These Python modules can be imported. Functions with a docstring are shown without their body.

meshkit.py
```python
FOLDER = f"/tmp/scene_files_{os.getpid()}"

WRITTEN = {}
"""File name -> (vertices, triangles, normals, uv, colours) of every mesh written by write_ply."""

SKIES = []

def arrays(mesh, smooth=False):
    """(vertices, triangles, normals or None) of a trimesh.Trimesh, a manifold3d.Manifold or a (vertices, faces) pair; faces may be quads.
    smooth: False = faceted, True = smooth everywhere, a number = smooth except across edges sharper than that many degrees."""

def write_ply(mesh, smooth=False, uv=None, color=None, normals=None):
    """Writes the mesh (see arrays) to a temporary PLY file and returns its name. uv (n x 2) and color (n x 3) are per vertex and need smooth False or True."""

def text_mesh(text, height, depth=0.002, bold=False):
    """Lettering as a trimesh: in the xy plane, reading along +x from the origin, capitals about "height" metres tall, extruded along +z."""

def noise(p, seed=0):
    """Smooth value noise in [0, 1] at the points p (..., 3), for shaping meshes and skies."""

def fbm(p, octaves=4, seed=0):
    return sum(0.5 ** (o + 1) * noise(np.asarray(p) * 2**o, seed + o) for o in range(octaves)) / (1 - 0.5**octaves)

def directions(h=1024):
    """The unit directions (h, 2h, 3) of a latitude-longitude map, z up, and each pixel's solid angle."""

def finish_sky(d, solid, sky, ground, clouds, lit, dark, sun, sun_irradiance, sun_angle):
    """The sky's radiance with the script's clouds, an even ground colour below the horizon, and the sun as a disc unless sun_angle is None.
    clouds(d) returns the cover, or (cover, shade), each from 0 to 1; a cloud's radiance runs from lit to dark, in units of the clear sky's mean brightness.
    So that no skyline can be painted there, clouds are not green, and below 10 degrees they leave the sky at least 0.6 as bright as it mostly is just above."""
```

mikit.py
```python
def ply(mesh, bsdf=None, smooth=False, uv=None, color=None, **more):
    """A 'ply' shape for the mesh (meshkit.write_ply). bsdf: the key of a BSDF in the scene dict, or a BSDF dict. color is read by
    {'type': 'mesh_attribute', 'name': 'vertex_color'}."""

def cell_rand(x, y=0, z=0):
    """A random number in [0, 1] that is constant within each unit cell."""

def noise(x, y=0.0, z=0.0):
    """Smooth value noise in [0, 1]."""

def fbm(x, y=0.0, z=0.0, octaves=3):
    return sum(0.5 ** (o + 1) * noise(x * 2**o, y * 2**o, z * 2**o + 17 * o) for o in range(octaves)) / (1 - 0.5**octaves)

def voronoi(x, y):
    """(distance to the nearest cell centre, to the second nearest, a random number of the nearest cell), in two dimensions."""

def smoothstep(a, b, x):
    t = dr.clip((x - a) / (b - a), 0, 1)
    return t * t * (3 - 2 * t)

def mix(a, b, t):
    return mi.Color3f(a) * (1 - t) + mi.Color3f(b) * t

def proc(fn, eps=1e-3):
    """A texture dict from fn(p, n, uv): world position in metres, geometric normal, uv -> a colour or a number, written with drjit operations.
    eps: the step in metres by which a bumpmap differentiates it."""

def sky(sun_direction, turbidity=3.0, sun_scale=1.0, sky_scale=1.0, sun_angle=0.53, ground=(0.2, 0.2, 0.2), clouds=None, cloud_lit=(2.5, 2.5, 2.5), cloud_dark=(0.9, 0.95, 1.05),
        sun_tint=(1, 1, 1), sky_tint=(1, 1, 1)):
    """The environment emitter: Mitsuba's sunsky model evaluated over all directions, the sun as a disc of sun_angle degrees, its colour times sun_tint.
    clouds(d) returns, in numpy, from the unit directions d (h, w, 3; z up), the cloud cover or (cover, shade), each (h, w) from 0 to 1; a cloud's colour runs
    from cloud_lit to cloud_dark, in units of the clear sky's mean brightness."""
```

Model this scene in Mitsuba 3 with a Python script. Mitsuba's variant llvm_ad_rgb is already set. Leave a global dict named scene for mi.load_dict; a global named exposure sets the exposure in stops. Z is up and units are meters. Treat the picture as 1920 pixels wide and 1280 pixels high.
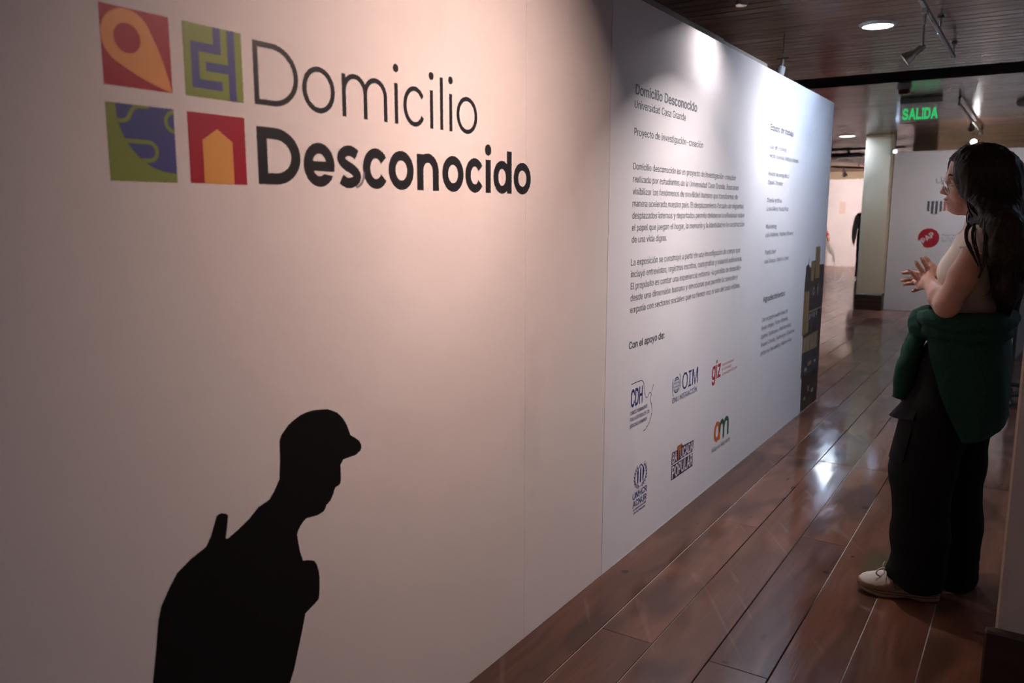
import math, random
import numpy as np
import trimesh
import drjit as dr
import mitsuba as mi
import mikit, meshkit
import manifold3d as m3
from shapely import affinity, union_all
from shapely.geometry import Polygon, LineString, Point, box as sbox
from mikit import proc, noise, fbm, cell_rand, smoothstep, mix

T = mi.ScalarTransform4f
rng = random.Random(7)
scene, labels = {}, {}

# ------------------------------------------------------------------ camera
EYE = np.array([0.0, 0.0, 1.45])
YAW, PITCH, ROLL = -0.574471, -0.156539, 0.001613
FW = np.array([math.sin(YAW) * math.cos(PITCH), math.cos(YAW) * math.cos(PITCH), math.sin(PITCH)])
R0 = np.array([math.cos(YAW), -math.sin(YAW), 0.0])
U0 = np.cross(R0, FW)
UP = -math.sin(ROLL) * R0 + math.cos(ROLL) * U0
scene['camera'] = {
    'type': 'thinlens', 'fov': math.degrees(2 * math.atan(960 / 1520.3)), 'fov_axis': 'x',
    'aperture_radius': 0.0042, 'focus_distance': 3.0, 'near_clip': 0.05, 'far_clip': 100.0,
    'to_world': T().look_at(origin=EYE.tolist(), target=(EYE + FW).tolist(), up=UP.tolist())}

# ------------------------------------------------------------------ light levels
exposure = 0.0
def rgb(*c):
    return {'type': 'rgb', 'value': [float(x) for x in c]}
COOL, WARM, NEUT = (0.67, 0.90, 1.27), (1.22, 0.88, 0.765), (1.06, 0.97, 0.97)
DOWN_RADIANCE = 110.0          # ceiling downlight lenses
SPOT_TITLE = 10.2               # warm spot on the title wall
SPOT_CAN = 1.3                 # can over the text panel
SPOT_TRACK = 4.4               # track spot aimed at the text panel
SPOT_FAR = 20.0                # spots washing the far wall
SPOT_SPONSOR = 8.5
SPOT_WASH = 8.2                # rail spot washing the left part of the text panel
def spot(key, pos, target, strength, col, cutoff=45, beam=20, pick=3.0):
    scene[key] = {'type': 'spot', 'sampling_weight': float(pick), 'intensity': rgb(*[strength * c for c in col]), 'cutoff_angle': float(cutoff), 'beam_width': float(beam),
                  'to_world': T().look_at(origin=list(map(float, pos)), target=list(map(float, target)), up=[0.01, 0.02, 1])}

# ------------------------------------------------------------------ helpers
def put(key, mesh, bsdf, label=None, cat=None, group=None, kind=None, smooth=False, **kw):
    parent, sep, name = key.rpartition('__')
    base, n = key, 0
    while key in scene or key in labels and not sep and key in scene:
        n += 1
        key = f'{base}_{n:03d}'
    scene[key] = mikit.ply(mesh, bsdf, smooth=smooth, **kw)
    d = {k: v for k, v in (('label', label), ('category', cat), ('group', group), ('kind', kind)) if v}
    if d:
        labels[key] = d
    return key
def thing(key, label, cat, group=None):
    base, n = key, 0
    while key in labels:
        n += 1
        key = f'{base}_{n:03d}'
    labels[key] = {'label': label, 'category': cat}
    if group:
        labels[key]['group'] = group
    return key
def reuse(key, src, M=None):
    base, n = key, 0
    while key in scene:
        n += 1
        key = f'{base}_{n:03d}'
    d = dict(scene[src])
    if M is not None:
        d['to_world'] = M
    scene[key] = d
    return key
def box(x0, x1, y0, y1, z0, z1, r=0.0):
    if r <= 0:
        b = trimesh.creation.box((x1 - x0, y1 - y0, z1 - z0))
        b.apply_translation(((x0 + x1) / 2, (y0 + y1) / 2, (z0 + z1) / 2))
        return b
    pts = []
    for x in (x0, x1):
        for y in (y0, y1):
            for z in (z0, z1):
                sx, sy, sz = (1 if x == x0 else -1), (1 if y == y0 else -1), (1 if z == z0 else -1)
                pts += [(x, y + sy * r, z + sz * r), (x + sx * r, y, z + sz * r), (x + sx * r, y + sy * r, z)]
    return trimesh.convex.convex_hull(np.array(pts))
def lathe(profile, n=40, pos=(0, 0, 0), axis=(0, 0, 1)):
    m = trimesh.creation.revolve(np.array(profile, float), sections=n)
    A = trimesh.geometry.align_vectors([0, 0, 1], axis)
    m.apply_transform(A)
    m.apply_translation(pos)
    return m
def tube(path, r, n=10):
    path = np.asarray(path, float)
    rr = np.full(len(path), r) if np.isscalar(r) else np.asarray(r, float)
    t = np.gradient(path, axis=0)
    t /= np.linalg.norm(t, axis=1, keepdims=True) + 1e-12
    ref = np.array([0, 0, 1.0]) if abs(t[0][2]) < 0.9 else np.array([1.0, 0, 0])
    V, prev = [], None
    a = np.arange(n) * 2 * math.pi / n
    for p, d, q in zip(path, t, rr):
        u = ref - d * (ref @ d) if prev is None else prev - d * (prev @ d)
        u /= np.linalg.norm(u) + 1e-12
        prev = u
        w = np.cross(d, u)
        V.append(p + q * (np.cos(a)[:, None] * u + np.sin(a)[:, None] * w))
    V = np.vstack(V)
    F = []
    for i in range(len(path) - 1):
        for j in range(n):
            k = (j + 1) % n
            F += [[i * n + j, i * n + k, (i + 1) * n + k], [i * n + j, (i + 1) * n + k, (i + 1) * n + j]]
    c0, c1 = len(V), len(V) + 1
    V = np.vstack([V, path[:1], path[-1:]])
    L = (len(path) - 1) * n
    for j in range(n):
        k = (j + 1) % n
        F += [[c0, k, j], [c1, L + j, L + k]]
    return trimesh.Trimesh(V, np.array(F), process=False)
def spline(pts, n=40, closed=False):
    from scipy.interpolate import splprep, splev
    p = np.asarray(pts, float)
    if closed:
        p = np.vstack([p, p[:1]])
    tck, _ = splprep(p.T, s=0, per=closed, k=min(3, len(p) - 1))
    return np.array(splev(np.linspace(0, 1, n), tck)).T
def cat(*ms):
    return trimesh.util.concatenate(list(ms))

# ------------------------------------------------------------------ materials
def principled(key, col, rough=0.5, spec=0.5, bump=None, bump_scale=1.0, **kw):
    c = proc(col) if callable(col) else rgb(*col)
    d = {'type': 'principled', 'base_color': c, 'roughness': rough, 'specular': spec, **kw}
    if bump is not None:
        d = {'type': 'bumpmap', 'arbitrary': proc(bump), 'scale': bump_scale, 'bsdf': d}
    scene[key] = {'type': 'twosided', 'bsdf': d}
    return key

def m_wall(base):
    def f(p, n, uv):
        k = fbm(p.x * 2.2 + 5, p.y * 2.2, p.z * 2.2) - 0.5
        g = noise(p.y * 420, p.z * 420, 3.0) - 0.5
        sm = smoothstep(0.72, 0.86, fbm(p.y * 3.1 + 9, p.z * 3.1, 1.0))
        return mi.Color3f(*base) * (1 + 0.05 * k + 0.02 * g - 0.05 * sm)
    return f
def b_wall(p, n, uv):
    return 0.0003 * fbm(p.y * 60, p.z * 60, p.x * 60) + 0.0012 * fbm(p.y * 3, p.z * 3, p.x * 3)
principled('mat_wall_warm', m_wall((0.70, 0.63, 0.60)), 0.7, 0.2, b_wall)
principled('mat_wall_text', m_wall((0.73, 0.70, 0.72)), 0.6, 0.3, b_wall)
principled('mat_panel_grey', m_wall((0.62, 0.60, 0.62)), 0.6, 0.3)
principled('mat_wall_plain', m_wall((0.72, 0.68, 0.65)), 0.7, 0.3)
principled('mat_strip', m_wall((0.30, 0.29, 0.27)), 0.8, 0.2)

def m_floor(p, n, uv):
    ix = dr.floor((p.x + 1.19) / 0.1955)
    odd = ix - 2 * dr.floor(ix / 2)
    iy = dr.floor((p.y - 3.66 - 1.236 * odd) / (1.236 + 2.472 * odd))
    r1, r2 = cell_rand(ix, iy, 1), cell_rand(ix, iy, 2)
    wob = fbm(p.x * 4 + 31 * r1, p.y * 1.3 + 17 * r2, 2.0)
    ring = noise(p.x * 26 + 9 * wob + 50 * r1, p.y * 1.6 + 5 * wob, 1.0)
    fine = noise(p.x * 240 + 20 * r1, p.y * 9, 4.0)
    c = mix((0.058, 0.023, 0.014), (0.165, 0.072, 0.044), 0.25 + 0.5 * ring + 0.5 * (r1 - 0.5))
    c = c * (0.78 + 0.3 * wob + 0.16 * fine)
    c = mix(c, (0.045, 0.022, 0.016), 0.75 * smoothstep(0.55, 0.76, fbm(p.x * 5 + 13 * r2, p.y * 2.1 + 3 * r1, 7.0)))
    knot = smoothstep(0.955, 0.97, noise(p.x * 16 + 3, p.y * 9, 2.0))
    c = mix(c, (0.02, 0.01, 0.008), 0.7 * knot)
    scuff = smoothstep(0.86, 0.95, noise(p.x * 30 + p.y * 19, p.y * 3.3 - p.x * 2, 5.0))
    return mix(c, (0.30, 0.24, 0.21), 0.10 * scuff)
def r_floor(p, n, uv):
    return 0.045 + 0.10 * fbm(p.x * 7, p.y * 4, 1.0) + 0.03 * noise(p.x * 60, p.y * 20, 3.0)
def b_floor(p, n, uv):
    return 0.0011 * noise(p.x * 7, p.y * 4, 1.0) + 0.00035 * noise(p.x * 24, p.y * 9, 2.0) + 0.00005 * noise(p.x * 260, p.y * 30, 2.0)
scene['mat_floor'] = {'type': 'twosided', 'bsdf': {'type': 'bumpmap', 'arbitrary': proc(b_floor, 2e-3), 'scale': 1.0,
    'bsdf': {'type': 'principled', 'base_color': proc(m_floor), 'roughness': proc(r_floor), 'specular': 0.55, 'clearcoat': 0.30, 'clearcoat_gloss': 0.85}}}
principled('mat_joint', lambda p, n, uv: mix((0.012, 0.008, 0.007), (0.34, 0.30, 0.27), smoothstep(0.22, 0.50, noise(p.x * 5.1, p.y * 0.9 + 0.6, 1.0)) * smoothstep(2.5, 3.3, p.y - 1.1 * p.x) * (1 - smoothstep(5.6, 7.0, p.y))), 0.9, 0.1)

def m_ceil(p, n, uv):
    iy = dr.floor((p.y - 4.614) / 0.118)
    r1 = cell_rand(iy, 3, 1)
    wob = fbm(p.x * 0.8 + 40 * r1, p.y * 3, 2.0)
    ring = noise(p.x * 1.1 + 5 * wob, p.y * 34 + 30 * r1, 1.0)
    fine = noise(p.x * 5, p.y * 300, 4.0)
    c = mix((0.046, 0.023, 0.015), (0.140, 0.072, 0.046), 0.15 + 0.5 * ring + 0.6 * (r1 - 0.3))
    return c * (0.75 + 0.35 * wob + 0.15 * fine)
def b_ceil(p, n, uv):
    iy = (p.y - 4.614) / 0.118
    return 0.0005 * noise(p.x * 1.7, p.y * 7, 1.0) + 0.00004 * noise(p.x * 12, p.y * 200, 2.0)
scene['mat_ceiling'] = {'type': 'twosided', 'bsdf': {'type': 'bumpmap', 'arbitrary': proc(b_ceil, 2e-3), 'scale': 1.0,
    'bsdf': {'type': 'principled', 'base_color': proc(m_ceil), 'roughness': 0.20, 'specular': 0.38}}}
principled('mat_black_void', (0.006, 0.005, 0.005), 0.9, 0.1)
principled('mat_beam', (0.004, 0.0035, 0.0035), 0.9, 0.05)
principled('mat_cream', m_wall((0.54, 0.455, 0.32)), 0.75, 0.2)
principled('mat_stucco', m_wall((0.52, 0.42, 0.34)), 0.85, 0.2, lambda p, n, uv: 0.004 * fbm(p.x * 55, p.y * 55, p.z * 55), 1.0)
principled('mat_plinth', lambda p, n, uv: mix((0.028, 0.014, 0.010), (0.06, 0.03, 0.02), noise(p.x * 4, p.y * 4, p.z * 40)), 0.45, 0.4)
principled('mat_ink', (0.075, 0.076, 0.085), 0.35, 0.5)
principled('mat_ink_title', (0.014, 0.013, 0.014), 0.38, 0.5)
principled('mat_silhouette', (0.006, 0.005, 0.005), 0.7, 0.15)
principled('mat_red', (0.34, 0.012, 0.028), 0.45, 0.4)
principled('mat_orange', (0.68, 0.27, 0.085), 0.45, 0.4)
principled('mat_ochre', (0.66, 0.30, 0.075), 0.45, 0.4)
principled('mat_green', (0.20, 0.25, 0.05), 0.45, 0.4)
principled('mat_blue', (0.062, 0.07, 0.21), 0.45, 0.4)
principled('mat_navy', (0.022, 0.034, 0.15), 0.4, 0.4)
principled('mat_logo_red', (0.36, 0.035, 0.045), 0.4, 0.4)
principled('mat_logo_pink', (0.55, 0.30, 0.30), 0.4, 0.4)
principled('mat_purple', (0.055, 0.032, 0.085), 0.4, 0.4)
principled('mat_logo_orange', (0.55, 0.14, 0.035), 0.4, 0.4)
principled('mat_logo_green', (0.025, 0.10, 0.055), 0.4, 0.4)
principled('mat_logo_leaf', (0.10, 0.26, 0.07), 0.4, 0.4)
principled('mat_white_print', (0.70, 0.66, 0.68), 0.4, 0.4)
principled('mat_grey_bar', (0.055, 0.06, 0.075), 0.5, 0.3)
principled('mat_rust_bar', (0.42, 0.10, 0.06), 0.5, 0.3)
principled('mat_grey_ink', (0.20, 0.20, 0.22), 0.5, 0.3)
principled('mat_steel', (0.55, 0.54, 0.52), 0.28, 0.5, metallic=0.9)
principled('mat_rail', (0.36, 0.37, 0.36), 0.45, 0.4, metallic=0.3)
principled('mat_white_plastic', (0.62, 0.62, 0.62), 0.45, 0.4)
principled('mat_dark_plastic', (0.03, 0.03, 0.032), 0.5, 0.4)
principled('mat_red_plastic', (0.22, 0.02, 0.02), 0.35, 0.5)
principled('mat_grey_plastic', (0.20, 0.205, 0.20), 0.5, 0.4)

# ------------------------------------------------------------------ room shell
XW = -1.3815                       # face of the exhibition wall
X0, X1, Y0, Y1, ZC = -7.0, 2.6, -3.0, 24.45, 2.61

# floor: sub-floor, then planks in columns parallel to the wall
put('floor', box(X0, X1, Y0, Y1, -0.08, -0.003), 'mat_joint', label='dark joints and sub-floor under the wooden planks', kind='structure')
PW, PL = 0.1955, 1.236
def plank_mesh(seed, n=1):
    r = random.Random(seed)
    w, l, c = PW / 2 - 0.0020, n * PL / 2 - 0.0014, 0.0014
    tilt, pit = r.uniform(-0.0035, 0.0035), r.uniform(-0.0008, 0.0008) / n
    V, lev = [], ((w, l, -0.0028), (w, l, -c), (w - c, l - c, 0.0))
    for (a, b, z) in lev:
        for sx, sy in ((-1, -1), (1, -1), (1, 1), (-1, 1)):
            V.append((sx * a, sy * b, z + (tilt * sx * a + pit * sy * b if z > -0.002 else 0)))
    F = []
    for k in (0, 4):
        for j in range(4):
            a, b = k + j, k + (j + 1) % 4
            F += [[a, b, b + 4], [a, b + 4, a + 4]]
    F += [[8, 9, 10], [8, 10, 11], [0, 2, 1], [0, 3, 2]]
    return trimesh.Trimesh(V, F, process=False)
plank_dicts = {n: [mikit.ply(plank_mesh(k, n), 'mat_floor') for k in range(10)] for n in (1, 3)}
cells = []
for ix in range(-30, 20):
    xc = -1.19 + PW * (ix + 0.5)
    if xc - PW / 2 < X0 or xc + PW / 2 > X1 + 0.1:
        continue
    n = 3 if ix % 2 else 1
    for iy in range(-8, 20):
        yc = 3.66 + (PL if n == 3 else 0) + PL * n * (iy + 0.5)
        if yc - n * PL / 2 < Y0 - 1.5 or yc + n * PL / 2 > Y1 + (3.8 if n == 3 else 1.3):
            continue
        seen = yc + n * PL / 2 > 0.6 and (xc > -1.4 if yc < 6.3 else xc > -1.4 - (yc - 6.3) * 0.32) and xc < 0.25 + 0.02 * yc
        cells.append((0 if seen else 1, math.hypot(xc, yc), xc, yc, n))
cells.sort()
rest = []
for k, (hid, d, xc, yc, n) in enumerate(cells):
    if hid == 0 and k < 300:
        key = 'floor__plank' if k == 0 else f'floor__plank_{k:03d}'
        scene[key] = {**plank_dicts[n][rng.randrange(10)], 'to_world': T().translate([xc, yc, 0])}
    else:
        m = plank_mesh(rng.randrange(10), n)
        m.apply_translation((xc, yc, 0))
        rest.append(m)
put('floor__plank_field', cat(*rest), 'mat_floor', kind='stuff')

# ceiling: dark void and planks across the room
put('ceiling', box(X0, X1, Y0, Y1, ZC + 0.035, ZC + 0.1), 'mat_black_void', label='dark void above the brown ceiling boards', kind='structure')
CP = 0.118
def ceil_mesh(seed):
    r = random.Random(seed)
    w, c = CP / 2 - 0.0036, 0.003
    tl = r.uniform(-0.012, 0.012)
    V = []
    for (a, z) in ((w, 0.026), (w, c), (w - c, 0.0)):
        for x, s in ((X0, -1), (X1, -1), (X1, 1), (X0, 1)):
            V.append((x, s * a, z + (tl * s * a if z < 0.01 else 0)))
    F = []
    for k in (0, 4):
        for j in range(4):
            a, b = k + j, k + (j + 1) % 4
            F += [[a, b + 4, b], [a, a + 4, b + 4]]
    F += [[8, 10, 9], [8, 11, 10], [0, 1, 2], [0, 2, 3]]
    return trimesh.Trimesh(V, F, process=False)
ceil_dicts = [mikit.ply(ceil_mesh(s), 'mat_ceiling') for s in range(10)]
k = 0
for i in range(-64, 168):
    yc = 4.614 + CP * (i + 0.5)
    if yc < Y0 or yc > Y1 or 7.56 < yc < 8.14:
        continue
    scene['ceiling__board' if k == 0 else f'ceiling__board_{k:03d}'] = {**ceil_dicts[rng.randrange(10)], 'to_world': T().translate([0, yc, ZC])}
    k += 1
put('trim_1', box(X0, X1, 7.60, 8.10, ZC + 0.006, ZC + 0.03, 0.002), 'mat_beam', label='black band set across the brown board ceiling', kind='structure')

principled('mat_beige', m_wall((0.34, 0.27, 0.19)), 0.7, 0.3)
# outer walls (far wall is in view, the others close the room)
put('wall_far', box(X0, X1, Y1 - 0.12, Y1, 0, ZC), 'mat_beige', label='beige wall at the far end of the hall', kind='structure')
put('wall_back', box(X0, X1, Y0 - 0.1, Y0, 0, ZC), 'mat_wall_plain', kind='structure', label='plain wall behind the viewer')
put('wall_outer', box(X0 - 0.1, X0, Y0, Y1, 0, ZC), 'mat_wall_plain', kind='structure', label='plain outer wall on the left of the hall')
put('wall_right', box(X1, X1 + 0.1, Y0, Y1, 0, ZC), 'mat_wall_plain', kind='structure', label='plain wall on the right of the hall')
principled('mat_leaflet', (0.70, 0.58, 0.54), 0.6)
fp = thing('far_exhibition_panel', 'bright white exhibition panel at the far end behind the standing visitor', 'exhibition panel')
put(fp + '__board', box(-6.6, -3.0, 24.15, 24.22, 0.0, 2.40), 'mat_wall_text')
put(fp + '__leaflet', box(-4.78, -4.62, 24.147, 24.149, 1.45, 1.78), 'mat_leaflet', label='small pale pink leaflet')

# ------------------------------------------------------------------ exhibition wall on the left, in three sheets
TOP = 2.268
put('wall_left', box(XW - 0.075, XW - 0.02, -1.4, 6.545, 0.0, TOP - 0.01), 'mat_strip', kind='structure', label='white exhibition wall carrying the painted title and printed texts')
put('wall_left__panel', box(XW - 0.02, XW, -1.4, 2.2130, 0.0, TOP, 0.0008), 'mat_wall_warm', label='warm white panel with the big title')
put('wall_left__panel', box(XW - 0.02, XW, 2.2138, 2.8035, 0.0, TOP, 0.0008), 'mat_wall_warm', label='narrow warm white filler panel')
put('wall_left__panel', box(XW - 0.02, XW + 0.0012, 2.8040, 6.55, 0.0, TOP, 0.0008), 'mat_wall_text', label='cool white printed panel with the introduction text')

# ------------------------------------------------------------------ flat print on the wall: shapes drawn in (along the wall, height)
def slab(shape, x0, depth=0.0003):
    gs = [g for g in getattr(shape, 'geoms', [shape]) if g.geom_type == 'Polygon' and g.area > 1e-9]
    ms = []
    for g in gs:
        m = trimesh.creation.extrude_polygon(g, depth, engine='earcut')
        v = m.vertices
        ms.append(trimesh.Trimesh(np.stack([v[:, 2] + x0, v[:, 0], v[:, 1]], 1), m.faces, process=False))
    return cat(*ms)
XP = XW + 0.0013                  # the text sheet stands a hair proud
def wprint(key, shape, mat, layer=0, x0=XW, **kw):
    return put(key, slab(shape, x0 + 0.0002 + 0.0003 * layer), mat, **kw)
def text_flat(s, h, bold):
    m = meshkit.text_mesh(s, h, 0.0006, bold)
    return m
def text_shape(s, h, grow):
    m = meshkit.text_mesh(s, h, 0.001, True)
    up = m.face_normals[:, 2] > 0.9
    return union_all([Polygon(t[:, :2]) for t in m.triangles[up]]).buffer(grow, 3).simplify(h * 0.006)
def wtext(key, s, y0, y1, zb, cap, mat, bold=0, x0=None, **kw):
    m = text_flat(s, cap, bool(bold))
    v = m.vertices.copy()
    a, b = v[:, 0].min(), v[:, 0].max()
    yy = y0 + (v[:, 0] - a) * (y1 - y0) / (b - a)
    return put(key, trimesh.Trimesh(np.stack([v[:, 2] + (XP if x0 is None else x0), yy, v[:, 1] + zb], 1), m.faces, process=False), mat, **kw)

# ---- the title, drawn letter by letter
def ell(x0, x1, z0, z1, n=48):
    return affinity.scale(Point((x0 + x1) / 2, (z0 + z1) / 2).buffer(1, n // 4), (x1 - x0) / 2, (z1 - z0) / 2)
def ring(x0, x1, z0, z1, w, wz=None):
    return ell(x0, x1, z0, z1).difference(ell(x0 + w, x1 - w, z0 + (wz or w), z1 - (wz or w)))
def glyph(ch, x0, x1, zb, xh, cap, asc, w):
    o = 0.0012
    wz = w * 0.92
    if ch == 'D':
        xm = x0 + 0.40 * (x1 - x0)
        out = union_all([sbox(x0, zb, xm, zb + cap), ell(2 * xm - x1, x1, zb, zb + cap).intersection(sbox(xm, zb, x1, zb + cap))])
        inn = union_all([sbox(x0 + w, zb + wz, xm, zb + cap - wz), ell(2 * xm - x1 + w, x1 - w, zb + wz, zb + cap - wz).intersection(sbox(xm, zb, x1, zb + cap))])
        return out.difference(inn)
    if ch == 'o':
        return ring(x0, x1, zb - o, zb + xh + o, w, wz)
    if ch == 'c':
        r = ring(x0, x1 + 0.006, zb - o, zb + xh + o, w, wz)
        cx, cz = (x0 + x1) / 2 + 0.003, zb + xh / 2
        return r.difference(Polygon([(cx + 0.004, cz), (cx + 0.2, cz + 0.17), (cx + 0.2, cz - 0.17)]))
    if ch == 'i':
        cx, rr = (x0 + x1) / 2, w * (0.80 if w < 0.02 else 0.62)
        return union_all([sbox(cx - w / 2, zb, cx + w / 2, zb + xh), Point(cx, zb + xh + 0.036 - (0.008 if w > 0.02 else 0)).buffer(rr)])
    if ch == 'l':
        cx = (x0 + x1) / 2
        return sbox(cx - w / 2, zb, cx + w / 2, zb + asc)
    if ch in 'nm':
        parts = [sbox(x0, zb, x0 + w, zb + xh - 0.002)]
        n = 1 if ch == 'n' else 2
        span = (x1 - x0 - w) / n
        for k in range(n):
            a, b = x0 + k * span, x0 + (k + 1) * span + w
            rz = min((b - a) / 2, xh * 0.62)
            zt = zb + xh + o
            arch = ring(a, b, zt - 2 * rz, zt, w, wz).intersection(sbox(a, zt - rz, b, zt))
            parts += [arch, sbox(b - w, zb, b, zt - rz + 0.0005)]
        return union_all(parts)
    if ch == 'e':
        r = ring(x0, x1, zb - o, zb + xh + o, w, wz)
        cx, cz = (x0 + x1) / 2, zb + xh * 0.47
        r = r.difference(Polygon([(cx, cz - w * 0.42), (x1 + 0.05, cz - w * 0.42), (x1 + 0.05, zb + xh * 0.17), (cx + 0.01, zb + xh * 0.30)]))
        return union_all([r, sbox(x0 + w * 0.5, cz - w * 0.42, x1 - w * 0.10, cz + w * 0.42)])
    if ch == 'd':
        r = ring(x0, x1 - w * 0.25, zb - o, zb + xh + o, w, wz)
        return union_all([r, sbox(x1 - w, zb, x1, zb + asc)])
    if ch == 's':
        a, b, t = x0 + w / 2, x1 - w / 2, zb + xh
        hx = (b - a)
        P = [(b - 0.03 * hx, t - 0.20 * xh), (a + 0.62 * hx, t - wz / 2 + o), (a + 0.28 * hx, t - wz / 2 - 0.01 * xh), (a + 0.02 * hx, t - 0.29 * xh), (a + 0.30 * hx, zb + 0.545 * xh),
             (a + 0.70 * hx, zb + 0.445 * xh), (b - 0.01 * hx, zb + 0.27 * xh), (a + 0.72 * hx, zb + wz / 2 + 0.01 * xh), (a + 0.38 * hx, zb + wz / 2 - o), (a + 0.02 * hx, zb + 0.20 * xh)]
        return LineString(spline(P, 60)).buffer(w * 0.47, cap_style=2)
TITLE = [('Domicilio', 1.672, 0.098, 0.127, 0.136, 0.0125, [(1.159, 1.279), (1.290, 1.388), (1.411, 1.566), (1.592, 1.608), (1.627, 1.710), (1.733, 1.749), (1.776, 1.792), (1.816, 1.833), (1.851, 1.949)]),
         ('Desconocido', 1.510, 0.095, 0.118, 0.126, 0.0258, [(1.160, 1.277), (1.286, 1.380), (1.387, 1.468), (1.474, 1.560), (1.566, 1.663), (1.677, 1.768), (1.784, 1.881), (1.890, 1.976), (1.989, 2.018), (2.031, 2.130), (2.142, 2.242)])]
for word, zb, xh, cap, asc, w, spans in TITLE:
    for ch, (a, b) in zip(word, spans):
        wprint('wall_left__title_letter', glyph(ch, a, b, zb, xh, cap, asc, w), 'mat_ink_title', label=f'black painted letter {ch} of the {"thin upper" if w < 0.02 else "bold lower"} title line')
# smudge of rubbed ink right of the bold s
wprint('wall_left__ink_smudge', LineString(spline([(1.452, 1.512), (1.467, 1.520), (1.475, 1.532), (1.478, 1.545)], 12)).buffer(0.0035), 'mat_grey_ink', 0)

# ---- four emblem squares
S = 'wall_left__emblem_square'
k = wprint(S, sbox(0.836, 1.670, 0.969, 1.805), 'mat_red', label='red square with an orange map pin')
hole = ell(0.859, 0.910, 1.728, 1.779)
c0, r0, tip = np.array([0.8845, 1.7545]), 0.0488, np.array([0.9675, 1.6705])
dv = tip - c0
L = np.linalg.norm(dv)
al, be = math.atan2(dv[1], dv[0]), math.acos(r0 / L)
t1, t2 = (c0 + r0 * np.array([math.cos(al + s * be), math.sin(al + s * be)]) for s in (1, -1))
def bulge(p, q, h):
    m = (p + q) / 2
    n = np.array([-(q - p)[1], (q - p)[0]]) / np.linalg.norm(q - p)
    return [tuple(p + (q - p) * t + n * h * 4 * t * (1 - t)) for t in np.linspace(0, 1, 12)]
drop = union_all([Point(*c0).buffer(r0, 24), Polygon([tuple(c0)] + bulge(t1, tip, 0.004) + bulge(tip, t2, 0.004))])
wprint(k + '__pin', drop.difference(hole).intersection(sbox(0.836, 1.670, 0.969, 1.805)), 'mat_orange', 1)
k = wprint(S, sbox(0.997, 1.670, 1.131, 1.805), 'mat_green', label='green square with a blue maze')
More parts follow.
